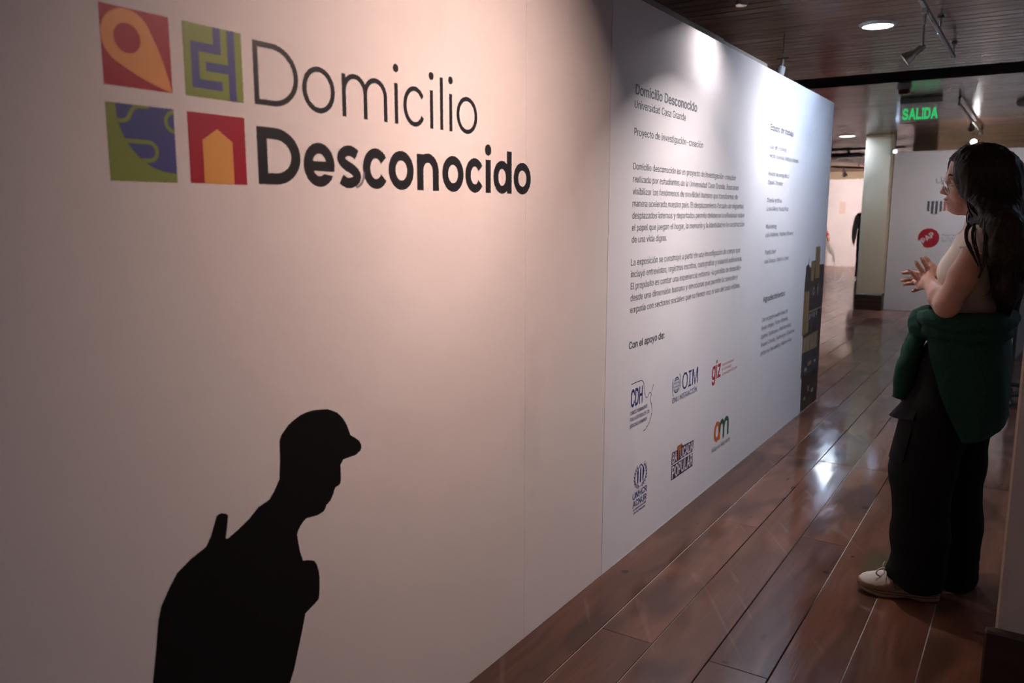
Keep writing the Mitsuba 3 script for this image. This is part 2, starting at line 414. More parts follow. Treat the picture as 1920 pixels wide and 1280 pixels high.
wprint(k + '__maze', union_all([Polygon([(1.064, 1.805), (1.081, 1.805), (1.081, 1.755), (1.030, 1.755), (1.030, 1.704), (1.081, 1.704), (1.081, 1.687), (1.013, 1.687), (1.013, 1.772), (1.064, 1.772)]),
    Polygon([(1.097, 1.805), (1.114, 1.805), (1.114, 1.670), (1.097, 1.670), (1.097, 1.721), (1.046, 1.721), (1.046, 1.738), (1.097, 1.738)])]), 'mat_blue', 1)
k = wprint(S, sbox(0.835, 1.506, 0.968, 1.641), 'mat_green', label='green square with a blue globe')
sq = sbox(0.835, 1.506, 0.968, 1.641)
disc = Point(0.965, 1.634).buffer(0.111, 32).intersection(sq)
wprint(k + '__globe', disc, 'mat_blue', 1)
lines = [spline([(0.850, 1.6115), (0.862, 1.611), (0.874, 1.615), (0.881, 1.626), (0.889, 1.636), (0.902, 1.6395), (0.915, 1.640)], 30),
         [(0.860, 1.577), (0.912, 1.577)] + [(0.912 + 0.0165 * math.sin(a), 1.5605 + 0.0165 * math.cos(a)) for a in np.linspace(0, math.pi, 16)] + [(0.912, 1.544), (0.880, 1.544)],
         [(0.972 + 0.0215 * math.cos(a), 1.6175 + 0.0185 * math.sin(a)) for a in np.linspace(0, 2 * math.pi, 40)]]
wprint(k + '__coastline', union_all([LineString(q).buffer(0.0037) for q in lines]).intersection(disc.buffer(0.0005)).intersection(sq), 'mat_green', 2)
k = wprint(S, sbox(0.997, 1.507, 1.130, 1.641), 'mat_red', label='red square with an ochre house')
wprint(k + '__house', Polygon([(1.028, 1.590), (1.063, 1.613), (1.098, 1.590), (1.098, 1.507), (1.028, 1.507)]), 'mat_ochre', 1)

# ---- soldier silhouette (runs down to the floor below the frame)
SIL = [(0.845, 0.544), (0.857, 0.609), (0.865, 0.662), (0.874, 0.691), (0.893, 0.720), (0.913, 0.745), (0.947, 0.763), (0.982, 0.775), (0.994, 0.792), (1.011, 0.831), (1.016, 0.8335), (1.023, 0.834), (1.036, 0.828), (1.039, 0.823), (1.035, 0.798),
       (1.030, 0.776), (1.035, 0.774), (1.061, 0.784), (1.092, 0.799), (1.117, 0.817), (1.148, 0.825), (1.162, 0.839), (1.179, 0.863), (1.183, 0.906), (1.184, 0.950), (1.189, 0.961), (1.198, 0.970), (1.212, 0.981), (1.228, 0.989), (1.248, 0.996),
       (1.269, 0.999), (1.290, 0.999), (1.311, 0.996), (1.330, 0.993), (1.347, 0.986), (1.365, 0.976), (1.379, 0.962), (1.389, 0.948), (1.397, 0.933), (1.401, 0.922), (1.405, 0.912), (1.423, 0.900), (1.434, 0.891), (1.441, 0.880), (1.442, 0.872), (1.438, 0.865),
       (1.422, 0.858), (1.377, 0.8575), (1.374, 0.853), (1.368, 0.847), (1.368, 0.813), (1.3665, 0.804), (1.363, 0.798), (1.348, 0.795), (1.345, 0.789), (1.341, 0.781), (1.331, 0.767), (1.317, 0.760), (1.314, 0.753), (1.307, 0.747), (1.288, 0.744),
       (1.253, 0.748), (1.243, 0.743), (1.235, 0.736), (1.227, 0.727), (1.223, 0.718), (1.229, 0.678), (1.238, 0.649), (1.255, 0.644), (1.265, 0.640), (1.274, 0.634), (1.280, 0.623), (1.285, 0.606), (1.287, 0.589), (1.286, 0.566), (1.284, 0.544),
       (1.280, 0.534), (1.238, 0.517), (1.233, 0.500), (1.221, 0.463), (1.197, 0.395), (1.183, 0.368), (1.165, 0.250), (1.150, 0.02), (0.830, 0.02), (0.822, 0.250), (0.832, 0.430)]
wprint('wall_left__soldier_silhouette', Polygon(SIL).buffer(0.002).buffer(-0.004).buffer(0.002), 'mat_silhouette', label='flat black silhouette of a stooping soldier in a cap')

# ---- introduction text
TXT = [('Domicilio Desconocido', 3.019, 3.696, 1.913, .038, 1, 'mat_ink'), ('Universidad Casa Grande', 3.014, 3.561, 1.860, .030, 0, 'mat_ink'), ('Proyecto de investigación-creación', 3.017, 3.792, 1.756, .0285, 0, 'mat_ink'),
 ('Domicilio desconocido es un proyecto de investigación-creación', 3.015, 4.301, 1.624, .026, 0, 'mat_ink'), ('realizado por estudiantes de la Universidad Casa Grande. Buscamos', 3.015, 4.362, 1.574, .026, 0, 'mat_ink'),
 ('visibilizar los fenómenos de movilidad humana que transforman de', 3.015, 4.351, 1.526, .026, 0, 'mat_ink'), ('manera acelerada nuestro país. El desplazamiento forzado de migrantes,', 3.016, 4.468, 1.478, .026, 0, 'mat_ink'),
 ('desplazados internos y deportados permite detenerse a reflexionar sobre', 3.015, 4.479, 1.430, .026, 0, 'mat_ink'), ('el papel que juegan el hogar, la memoria y la identidad en la construcción', 3.016, 4.486, 1.382, .026, 0, 'mat_ink'),
 ('de una vida digna.', 3.017, 3.379, 1.334, .026, 0, 'mat_ink'), ('La exposición se construyó a partir de una investigación de campo que', 3.017, 4.432, 1.242, .027, 0, 'mat_ink'),
 ('incluyó entrevistas, registros escritos, cartografías y material audiovisual.', 3.017, 4.472, 1.194, .027, 0, 'mat_ink'), ('El propósito es contar una experiencia extrema –la pérdida de domicilio–', 3.018, 4.467, 1.145, .027, 0, 'mat_ink'),
 ('desde una dimensión humana y emocional que permite la conexión y', 3.019, 4.410, 1.097, .027, 0, 'mat_ink'), ('empatía con sectores sociales que no tienen voz ni son del todo visibles.', 3.018, 4.461, 1.048, .027, 0, 'mat_ink'),
 ('Con el apoyo de:', 3.015, 3.388, .900, .029, 1, 'mat_ink'),
 ('Equipo de trabajo', 4.907, 5.428, 1.935, .034, 1, 'mat_ink'), ('Guía del proyecto:', 4.904, 5.290, 1.829, .026, 0, 'mat_ink'), ('Héctor Bujanda, Nathana Moran', 4.905, 5.583, 1.778, .026, 0, 'mat_ink'), ('Asesor museográfico', 4.905, 5.370, 1.673, .026, 0, 'mat_ink'),
 ('Daniel Olmedo', 4.906, 5.232, 1.623, .026, 0, 'mat_ink'), ('Diseño gráfico', 4.911, 5.228, 1.518, .026, 0, 'mat_ink'), ('Luisa Nieto, Paula Pala', 4.908, 5.398, 1.468, .026, 0, 'mat_ink'), ('Marketing', 4.913, 5.137, 1.363, .026, 0, 'mat_ink'),
 ('Luis Alulema, Nathaly Briones', 4.914, 5.556, 1.313, .026, 0, 'mat_ink'), ('Publicidad', 4.918, 5.152, 1.208, .026, 0, 'mat_ink'), ('Luis Gaspar, Valeria López', 4.917, 5.474, 1.155, .026, 0, 'mat_ink'), ('Agradecimientos', 4.926, 5.429, .921, .034, 1, 'mat_ink'),
 ('Con el apoyo audiovisual de', 4.923, 5.525, .800, .026, 0, 'mat_ink'), ('Kevin Vargas, Victor Almeida,', 4.921, 5.543, .749, .026, 0, 'mat_ink'), ('Gabriel Solórzano, Ruth Burnham,', 4.922, 5.645, .696, .026, 0, 'mat_ink'),
 ('Ariana Chunta, Dominique Sisalema,', 4.923, 5.744, .645, .026, 0, 'mat_ink'), ('Jefferson Hernández, Nahón Arias.', 4.922, 5.675, .591, .026, 0, 'mat_ink')]
for i, (s, a, b, z, cap, bold, mat) in enumerate(TXT):
    wtext('wall_left__text_line', s, a, b, z, cap, mat, bold)

# ---- sponsor logos
def stroke(pts, w, n=60, smooth=True):
    return LineString(spline(pts, n) if smooth else pts).buffer(w)
g = 'wall_left__printed_logo'
k = wprint(g, union_all([stroke([(3.048, .747), (3.101, .748), (3.134, .748), (3.153, .746), (3.165, .740), (3.175, .730), (3.181, .711), (3.185, .695), (3.193, .675), (3.200, .665), (3.206, .662), (3.221, .662), (3.238, .675), (3.250, .676), (3.259, .668), (3.261, .661),
    (3.252, .653), (3.250, .643), (3.264, .622), (3.271, .600), (3.270, .575), (3.258, .555), (3.235, .535), (3.211, .522), (3.184, .517)], 0.0016, 120), stroke([(3.283, .705), (3.272, .689), (3.265, .678)], 0.0016, 10)]), 'mat_navy', 0, XP, label='navy dove outline logo above small lines')
wtext(k + '__lettering', 'CDH', 3.047, 3.166, .649, .072, 'mat_navy', 1)
for s, a, b, z in (('COMITÉ PERMANENTE', 3.044, 3.220, .614), ('POR LA DEFENSA DE LOS', 3.044, 3.244, .586), ('DERECHOS HUMANOS', 3.042, 3.218, .558)):
    wtext(k + '__lettering', s, a, b, z, .016, 'mat_navy')
gl = [ring(3.518, 3.596, .616, .694, .0045)]
for dz in (-.024, -.008, .010, .024):
    hw = math.sqrt(max(.039 ** 2 - dz ** 2, 0))
    gl.append(sbox(3.557 - hw, .655 + dz - .0012, 3.557 + hw, .655 + dz + .0012))
gl += [ring(3.537, 3.577, .616, .694, .0024), sbox(3.5556, .616, 3.5584, .694)]
gl += [stroke([(3.522, .608), (3.506, .640), (3.505, .665), (3.514, .690)], .0018, 20), stroke([(3.592, .702), (3.608, .675), (3.609, .650), (3.600, .625)], .0018, 20)]
k = wprint(g, union_all(gl), 'mat_navy', 0, XP, label='navy globe logo with large capital letters')
wtext(k + '__lettering', 'OIM', 3.632, 3.841, .617, .080, 'mat_navy')
wtext(k + '__lettering', 'ONU MIGRACIÓN', 3.507, 3.835, .573, .026, 'mat_navy')
m = text_flat('giz', .094, True)
v = m.vertices
yy = 4.052 + (v[:, 0] - v[:, 0].min()) * .138 / np.ptp(v[:, 0])
k = put(g, trimesh.Trimesh(np.stack([v[:, 2] + XP, yy, v[:, 1] + .590], 1), m.faces, process=False), 'mat_logo_red', label='dark red lower-case logo lettering')
for s, a, b, z in (('Deutsche Gesellschaft', 4.207, 4.413, .640), ('für Internationale', 4.208, 4.369, .615), ('Zusammenarbeit (GIZ) GmbH', 4.211, 4.472, .589)):
    wtext(k + '__lettering', s, a, b, z, .016, 'mat_logo_pink')
sh = [stroke([(3.131, .338), (3.143, .354), (3.168, .372)], .0028, 10), stroke([(3.168, .372), (3.193, .354), (3.204, .336), (3.200, .318)], .0028, 12)]
for (a, b, c, d) in ((3.141, .340, 3.139, .298), (3.168, .345, 3.167, .296), (3.194, .338, 3.194, .298)):
    sh += [LineString([(a, b), (c, d)]).buffer(.0062), Point(a, b + .008).buffer(.0055)]
for side in ([(3.134, .366), (3.112, .345), (3.105, .319), (3.114, .295), (3.135, .279), (3.165, .272)], [(3.204, .366), (3.226, .342), (3.231, .316), (3.222, .294), (3.200, .279), (3.170, .272)]):
    q = spline(side, 20)
    sh.append(LineString(q).buffer(.001))
    for i in range(1, 18, 2):
        t = q[i + 1] - q[i - 1]
        t /= np.linalg.norm(t)
        for s in (-1, 1):
            nn = np.array([-t[1], t[0]]) * s * .0055 - t * .004
            sh.append(affinity.rotate(ell(q[i][0] + nn[0] - .0062, q[i][0] + nn[0] + .0062, q[i][1] + nn[1] - .0026, q[i][1] + nn[1] + .0026, 16), math.degrees(math.atan2(t[1], t[0])) - 28 * s, 'center'))
k = wprint(g, union_all(sh), 'mat_navy', 0, XP, label='navy laurel wreath logo with sheltering hands')
wtext(k + '__lettering', 'UNHCR', 3.090, 3.241, .230, .028, 'mat_navy', 1)
wtext(k + '__lettering', 'ACNUR', 3.092, 3.238, .194, .027, 'mat_navy', 1)
wtext(k + '__lettering', 'La Agencia de la ONU', 3.098, 3.234, .1775, .0095, 'mat_navy')
wtext(k + '__lettering', 'para los Refugiados', 3.102, 3.226, .162, .0095, 'mat_navy')
k = wprint(g, union_all([Polygon([(3.527, .331), (3.594, .329), (3.596, .347), (3.642, .347), (3.664, .339), (3.666, .333), (3.813, .327), (3.811, .270), (3.525, .272)]), Polygon([(3.529, .266), (3.809, .261), (3.812, .192), (3.528, .194)])]), 'mat_purple', 0, XP, label='purple block logo with an orange lightning bolt')
wtext(k + '__lettering', 'BA', 3.534, 3.594, .277, .048, 'mat_white_print', 1, XP + .0003)
wtext(k + '__lettering', 'UCADA', 3.638, 3.808, .276, .047, 'mat_white_print', 1, XP + .0003)
wtext(k + '__lettering', 'POPULAR', 3.536, 3.806, .202, .056, 'mat_white_print', 1, XP + .0003)
wprint(k + '__bolt', Polygon([(3.654, .356), (3.642, .322), (3.628, .322), (3.604, .259), (3.606, .306), (3.598, .344), (3.634, .342)]), 'mat_logo_orange', 2, XP)
k = wprint(g, union_all([ring(4.120, 4.222, .231, .344, .030, .025), sbox(4.197, .233, 4.226, .330)]), 'mat_logo_orange', 0, XP, label='orange and green two-letter logo')
wprint(k + '__arches', union_all([stroke([(4.214, .288), (4.222, .314), (4.243, .331), (4.266, .322), (4.279, .300), (4.282, .240)], .0125, 30), stroke([(4.288, .306), (4.303, .325), (4.325, .331), (4.347, .318), (4.355, .290), (4.357, .243)], .0125, 30)]), 'mat_logo_green', 1, XP)
wtext(k + '__lettering', 'Alianza Migrante', 4.098, 4.404, .186, .024, 'mat_ink')

# ---- tower collage print at the end of the wall
principled('mat_tower', lambda p, n, uv: mix((0.022, 0.016, 0.014), (0.075, 0.055, 0.048), fbm(p.y * 13, p.z * 11, 1.0)), 0.45, 0.4)
principled('mat_tower_brown', lambda p, n, uv: mix((0.018, 0.009, 0.007), (0.06, 0.026, 0.018), fbm(p.y * 15, p.z * 15, 2.0)), 0.45, 0.4)
principled('mat_tower_tan', lambda p, n, uv: mix((0.20, 0.125, 0.055), (0.33, 0.22, 0.11), fbm(p.y * 20, p.z * 9, 3.0)), 0.5, 0.4)
principled('mat_tower_slate', lambda p, n, uv: mix((0.03, 0.028, 0.034), (0.075, 0.07, 0.08), fbm(p.y * 15, p.z * 15, 4.0)), 0.5, 0.4)
c = 'wall_left__tower_collage'
k = wprint(c, Polygon([(6.03, .004), (6.02, .26), (5.992, .27), (5.985, .58), (5.955, .59), (5.95, .897), (5.968, 1.08), (6.035, 1.10), (6.108, 1.06), (6.12, 1.112), (6.24, 1.112), (6.235, 1.212), (6.372, 1.212), (6.378, 1.076), (6.545, 1.07), (6.549, .004)]), 'mat_tower', 0, XP, label='dark printed collage of a city tower built from suitcases and cabinets')
for q, mm in (([(5.950, .900), (6.110, .897), (6.137, .590), (5.960, .586)], 'mat_tower_tan'), ([(6.121, 1.108), (6.240, 1.106), (6.215, .964), (6.130, .970)], 'mat_tower_tan'), ([(6.235, 1.212), (6.372, 1.212), (6.400, .978), (6.265, .976)], 'mat_tower_tan'),
              ([(5.987, .561), (6.460, .571), (6.470, .439), (5.993, .449)], 'mat_tower_tan'), ([(5.996, .436), (6.490, .431), (6.500, .262), (6.022, .285)], 'mat_tower_slate'), ([(6.022, .275), (6.530, .255), (6.530, .006), (6.032, .006)], 'mat_tower_brown')):
    wprint(k + '__box_front', Polygon(q), mm, 1, XP)
wprint(k + '__spire', union_all([Polygon([(6.028, 1.09), (6.046, 1.09), (6.038, 1.145)]), Polygon([(6.300, 1.21), (6.314, 1.21), (6.307, 1.236)])]), 'mat_tower', 1, XP)
wprint(k + '__cabinet_detail', union_all([sbox(6.12, z, 6.43, z + .008) for z in (.945, .84, .742, .66)] + [sbox(y, z, y + .035, z + .055) for y in (6.16, 6.24, 6.34) for z in (.77, .87, .67)]), 'mat_tower_slate', 1, XP)
wprint(k + '__cabinet_window', union_all([ring(6.215, 6.275, .855, .915, .010), sbox(6.36, .85, 6.375, .935)] + [sbox(6.15 + .07 * i, .685 + .012 * (i % 2), 6.18 + .07 * i, .725) for i in range(4)] + [sbox(6.04 + .11 * i, .455, 6.06 + .11 * i, .555) for i in range(4)] + [sbox(6.10, .30, 6.16, .325), sbox(6.38, .33, 6.44, .35), sbox(6.12, .08, 6.16, .10), sbox(6.36, .10, 6.40, .13)]), 'mat_strip', 2, XP)
wprint(k + '__ledge', union_all([sbox(6.13, .735, 6.53, .748), sbox(5.99, .555, 6.47, .563), sbox(6.2, .49, 6.27, .515), sbox(6.18, .33, 6.30, .36), sbox(6.22, .13, 6.27, .17)]), 'mat_tower_tan', 2, XP)
# grey strip seen above the wall's top edge
put('wall_left__rear_strip', cat(box(-1.50, -1.466, 2.6, 5.08, TOP - 0.2, 2.338, 0.003), box(-1.52, -1.474, 2.55, 4.3, 2.33, 2.350, 0.003)), 'mat_strip', label='grey backing strip above the top edge')
put('wall_left__skirting_line', box(XW, XW + 0.0035, 2.9, 6.62, 0.0, 0.0035, 0.001), 'mat_strip', label='thin pale sealant line at the foot')

# ------------------------------------------------------------------ pillars
def pillar(x0, x1, y0, y1, mat, label, ph=0.245, pp=0.012):
    t = thing('pillar', label, 'pillar')
    put(t + '__shaft', box(x0, x1, y0, y1, ph, ZC + 0.03, 0.008), mat)
    put(t + '__plinth', box(x0 - pp, x1 + pp, y0 - pp, y1 + pp, 0.0, ph, 0.006), 'mat_plinth', label='dark wooden plinth')
    return t
pillar(-2.318, -1.957, 13.30, 13.68, 'mat_cream', 'cream square pillar with a dark plinth, left of the sponsor panel')
t = thing('pillar', 'rough plaster pillar with a dark plinth close at the right edge', 'pillar')
put(t + '__shaft', box(-0.015, 0.45, 2.66, 3.12, 0.0, ZC + 0.02, 0.006), 'mat_stucco')
put(t + '__plinth', cat(box(-0.040, 0.475, 2.622, 2.662, 0.0, 0.242, 0.006), box(0.452, 0.475, 2.655, 3.12, 0.0, 0.242, 0.004)), 'mat_plinth', label='dark wooden plinth board')
pillar(-2.25, -1.87, 17.9, 18.3, 'mat_cream', 'cream pillar standing hidden behind the sponsor panel', 0.245)

# ------------------------------------------------------------------ sponsor panel behind the visitor
sp = thing('sponsor_panel', 'grey-white sponsor logo panel standing behind the woman', 'exhibition panel')
YS = 13.50
put(sp + '__board', box(-1.945, 0.9, YS, YS + 0.07, 0.0, 2.365, 0.003), 'mat_panel_grey')
def sflat(shape, layer=0):
    gs = [q for q in getattr(shape, 'geoms', [shape]) if q.geom_type == 'Polygon' and q.area > 1e-9]
    ms = []
    for q in gs:
        m = trimesh.creation.extrude_polygon(q, 0.0006, engine='earcut')
        v = m.vertices
        ms.append(trimesh.Trimesh(np.stack([v[:, 0], YS - 0.0004 - 0.0006 * layer - v[:, 2], v[:, 1]], 1), m.faces, process=False))
    return cat(*ms)
def stext(key, s, x0, x1, zb, cap, mat, bold=0, rot=0.0, layer=0, **kw):
    m = text_flat(s, cap, bool(bold))
    v = m.vertices.copy()
    q = np.stack([(v[:, 0] - v[:, 0].min()) * (x1 - x0) / np.ptp(v[:, 0]), v[:, 1]], 1)
    c_, s_ = math.cos(rot), math.sin(rot)
    q = np.stack([x0 + c_ * q[:, 0] - s_ * q[:, 1], zb + s_ * q[:, 0] + c_ * q[:, 1]], 1)
    return put(key, trimesh.Trimesh(np.stack([q[:, 0], YS - 0.0006 - 0.0006 * layer - v[:, 2], q[:, 1]], 1), m.faces, process=False), mat, **kw)
stext(sp + '__lettering', 'UN', -1.362, -1.190, 1.897, .078, 'mat_grey_ink')
for i, (x, zt, zb) in enumerate([(-1.452, 1.638, 1.495), (-1.398, 1.638, 1.455), (-1.343, 1.638, 1.450), (-1.288, 1.638, 1.490), (-1.238, 1.645, 1.497), (-1.190, 1.645, 1.497), (-1.140, 1.645, 1.497)]):
    sl = 0.016 if i < 2 else (-0.016 if i in (2, 3) else 0)
    put(sp + '__bar', sflat(Polygon([(x, zb + sl / 2), (x, zt), (x + .034, zt), (x + .034, zb - sl / 2)])), 'mat_grey_bar' if i < 4 else 'mat_rust_bar')
d = Point(-1.398, 1.100).buffer(.143, 32).difference(Polygon([(-1.56, .94), (-1.56, 1.06), (-1.498, 1.062), (-1.478, 1.008), (-1.462, .985), (-1.44, .94)]))
k = put(sp + '__round_emblem', sflat(d), 'mat_red', label='round red logo')
stext(k + '__lettering', '¡PAP', -1.487, -1.270, 1.003, .072, 'mat_white_print', 1, math.radians(38), 1)
for s, b, z in (('PROYECTOS', -1.04, 1.132), ('DE APLICACIÓN', -.95, 1.090), ('PROFESIONAL', -.99, 1.048)):
    stext(sp + '__lettering', s, -1.232, b, z, .026, 'mat_grey_ink')
put(sp + '__lettering', sflat(union_all([ring(-1.43, -1.335, .575, .665, .007), stroke([(-1.33, .60), (-1.31, .62), (-1.31, .655)], .004, 10)])), 'mat_grey_ink')
put(sp + '__lettering', sflat(union_all([sbox(-1.690, .370, -1.668, .455), sbox(-1.690, .437, -1.610, .455), sbox(-1.622, .40, -1.605, .455), sbox(-1.690, .395, -1.610, .410)])), 'mat_logo_leaf', label='green capital letter')

# ------------------------------------------------------------------ ceiling fittings
def emit(col, k, pick=1.0):
    return {'type': 'area', 'sampling_weight': float(pick), 'radiance': rgb(*[k * c for c in col])}
def downlight(x, y, r, label, k=1.0, col=COOL):
    t = thing('downlight', label, 'ceiling light', 'round downlights in the board ceiling')
    put(t + '__trim_ring', lathe([(r * 0.86, -0.010), (r * 0.90, -0.016), (r * 1.08, -0.006), (r * 1.12, 0.0), (r * 0.86, 0.002)], 40, (x, y, ZC)), 'mat_white_plastic', smooth=30)
    q = np.stack([np.cos(np.arange(36) * math.pi / 18), np.sin(np.arange(36) * math.pi / 18)], 1) * r * 0.87
    V = np.vstack([np.c_[q, np.full(36, -0.010)], [[0, 0, -0.012]]]) + (x, y, ZC)
    F = [[36, (j + 1) % 36, j] for j in range(36)]
    put(t + '__lens', trimesh.Trimesh(V, F, process=False), 'mat_white_plastic', emitter=emit(col, k * DOWN_RADIANCE, 2.5))
downlight(-0.96, 5.64, 0.100, 'bright cool round downlight above the end of the text panel', 1.3)
downlight(-2.57, 13.19, 0.120, 'small distant round downlight beside the cream pillar', 3.0)
downlight(1.35, 5.64, 0.100, 'round downlight in the ceiling behind the rough pillar', 1.1)

downlight(1.35, 1.0, 0.100, 'round downlight in the ceiling to the right of the viewer', 0.8)

def head(t, top, aim, col, k, size=1.0, mat='mat_steel'):
    """a bell-shaped spot head hanging at top, aimed along aim: parts shade and lamp"""
    a = np.asarray(aim, float)
    a /= np.linalg.norm(a)
    s = size
    put(t + '__shade', lathe([(0.0, -0.002), (0.014 * s, 0.0), (0.017 * s, 0.006), (0.017 * s, 0.040 * s), (0.021 * s, 0.048 * s), (0.036 * s, 0.094 * s), (0.037 * s, 0.098 * s), (0.034 * s, 0.098 * s), (0.018 * s, 0.05 * s), (0.0, 0.048 * s)], 32, top, a), mat, smooth=35)
    b = lathe([(0.0, 0.0901 * s), (0.030 * s, 0.090 * s)], 24, top, a)
    f = b.faces
    n = np.cross(b.vertices[f[:, 1]] - b.vertices[f[:, 0]], b.vertices[f[:, 2]] - b.vertices[f[:, 0]]) @ a
    b.faces = np.where((n < 0)[:, None], f[:, ::-1], f)
    put(t + '__lamp', b, 'mat_white_plastic', **({'emitter': emit(col, k, 0.6)} if k else {}))
    return np.asarray(top, float) + a * 0.105 * s

def rail(x, y0, y1, label, z=2.52, stems=()):
    t = thing('track_rail', label, 'track rail')
    put(t + '__rail', box(x - 0.011, x + 0.011, y0, y1, z - 0.010, z + 0.010, 0.003), 'mat_rail')
    for y in stems:
        put(t + '__stem', cat(lathe([(0.0, 0), (0.007, 0), (0.007, ZC - z - 0.006), (0.0, ZC - z - 0.006)], 14, (x, y, z + 0.006)), lathe([(0, 0), (0.013, 0), (0.013, 0.018), (0, 0.018)], 14, (x, y, z - 0.014))), 'mat_rail')
        put(t + '__ceiling_cap', lathe([(0.0, 0.0), (0.016, 0.0), (0.018, 0.012), (0.0, 0.012)], 16, (x, y, ZC - 0.012)), 'mat_dark_plastic')
    return t
rail(-0.612, 2.9, 6.53, 'grey track rail with the hanging spotlight, below the near ceiling', 2.52, (4.72, 5.62, 6.50))
t = thing('track_spotlight', 'silver bell spotlight hanging on a thin rod from the near rail', 'spotlight')
put(t + '__clamp', cat(box(-0.626, -0.598, 4.895, 4.945, 2.486, 2.5098, 0.003), lathe([(0, 0), (0.009, 0), (0.009, -0.05), (0.006, -0.055), (0, -0.055)][::-1], 16, (-0.612, 4.92, 2.488))), 'mat_rail')
put(t + '__cord', tube(spline([(-0.604, 4.935, 2.50), (-0.592, 4.99, 2.47), (-0.585, 5.03, 2.46), (-0.60, 5.08, 2.50)], 16), 0.003, 8), 'mat_rail')
put(t + '__rod', tube([(-0.612, 4.92, 2.44), (-0.608, 4.915, 2.325)], 0.0048, 12), 'mat_steel', smooth=40)
put(t + '__knuckle', trimesh.creation.icosphere(2, 0.012).apply_translation((-0.607, 4.915, 2.318)), 'mat_steel', smooth=True)
AIM = np.array([-0.80, -0.10, -0.58])
tipp = head(t, (-0.612, 4.913, 2.316), AIM, NEUT, 12.0)
spot('light_track', tipp, tipp + np.array([-0.7, 0.10, -0.9]), SPOT_TRACK, (0.97, 0.985, 1.06), 75, 20, 6.0)

t = thing('cylinder_spotlight', 'short cylinder spotlight on the ceiling above the text panel, cut by the top edge', 'spotlight')
put(t + '__body', lathe([(0.0, 0.235), (0.026, 0.235), (0.026, 0.012), (0.027, 0.004), (0.024, 0.0), (0.021, 0.012), (0.0, 0.014)], 32, (-1.225, 3.79, 2.375)), 'mat_steel', smooth=35)
bl = lathe([(0.0, 0.012), (0.0205, 0.0121)], 24, (-1.225, 3.79, 2.375))
bl.faces = np.where((np.cross(bl.vertices[bl.faces[:, 1]] - bl.vertices[bl.faces[:, 0]], bl.vertices[bl.faces[:, 2]] - bl.vertices[bl.faces[:, 0]])[:, 2] > 0)[:, None], bl.faces[:, ::-1], bl.faces)
put(t + '__lamp', bl, 'mat_white_plastic', emitter=emit(WARM, 8.0, 0.5))
spot('light_can', (-1.21, 3.79, 2.36), (-1.36, 3.75, 1.2), SPOT_CAN, NEUT, 70, 15, 4.0)

t = thing('rail_washer', 'spotlight on the near rail above the first lines of the text panel', 'spotlight')
put(t + '__arm', tube([(-0.612, 3.45, 2.509), (-0.62, 3.45, 2.44)], 0.006, 10), 'mat_steel')
AIM = np.array([-0.77, 0.0, -2.0])
tipp = head(t, (-0.622, 3.45, 2.438), AIM, NEUT, 0)
spot('light_wash', tipp, tipp + AIM, SPOT_WASH, (1.08, 0.965, 0.94), 47, 8, 6.0)

t = thing('wall_washer', 'warm spotlight on a rail above the title wall', 'spotlight')
put(t + '__stem', tube([(-0.10, 1.9, 2.61), (-0.10, 1.9, 2.53)], 0.006, 12), 'mat_steel')
AIM = np.array([-1.28, -0.10, -1.08])
tipp = head(t, (-0.10, 1.9, 2.53), AIM, WARM, 0)
spot('light_title', tipp, tipp + AIM, SPOT_TITLE, WARM, 44, 6, 8.0)

# small spotlight peeking over the wall's end
t = thing('spotlight_head', 'pale cylinder spotlight peeking over the top edge of the text panel', 'spotlight')
put(t + '__can', lathe([(0, 0), (0.024, 0), (0.026, 0.004), (0.026, 0.10), (0.020, 0.108), (0, 0.108)], 24, (-1.545, 5.60, 2.30), (0.18, 0.10, 0.95)), 'mat_white_plastic', smooth=35)
put(t + '__neck', tube([(-1.525, 5.61, 2.405), (-1.52, 5.61, 2.455)], [0.010, 0.007], 10), 'mat_steel')
put(t + '__bracket', cat(box(-1.56, -1.48, 5.60, 5.62, 2.452, 2.459, 0.002), tube([(-1.52, 5.61, 2.455), (-1.52, 5.61, 2.61)], 0.0022, 8)), 'mat_dark_plastic')
# second rail with the glaring lamp over the woman's head
rail(-0.805, 9.45, 13.2, 'thin rail under the far ceiling ending above the woman\'s head', 2.545, (9.5, 13.1))
t = thing('glaring_lamp', 'bare warm lamp glaring just above the woman\'s hair', 'spotlight')
put(t + '__arm', tube([(-0.805, 12.55, 2.54), (-0.85, 12.5, 2.43)], 0.006, 8), 'mat_steel')
AIM = np.array([0.06, -0.97, -0.20])
tipp = head(t, (-0.858, 12.56, 2.405), AIM, (1.25, 0.9, 0.68), 260.0, 1.15)
# cool lamp at the corner of the sponsor panel
t = thing('corner_lamp', 'tiny cool lamp between the cream pillar and the sponsor panel', 'spotlight')
put(t + '__arm', tube([(-1.89, 13.15, 2.61), (-1.89, 13.15, 2.39)], 0.008, 8), 'mat_dark_plastic')
head(t, (-1.885, 13.17, 2.375), (0.05, -0.9, -0.4), COOL, 18.0, 0.8)
# sponsor panel wash: a lamp of the far rail
spot('light_sponsor', (-0.80, 11.2, 2.45), (-0.9, 13.5, 1.1), SPOT_SPONSOR, NEUT, 60, 15)
t = thing('rail_spotlight', 'spotlight on the far rail turned to the sponsor panel', 'spotlight')
put(t + '__arm', tube([(-0.80, 11.05, 2.54), (-0.80, 11.1, 2.49)], 0.006, 8), 'mat_steel')
head(t, (-0.80, 11.08, 2.485), (0.0, 0.8, -0.4), NEUT, 0)

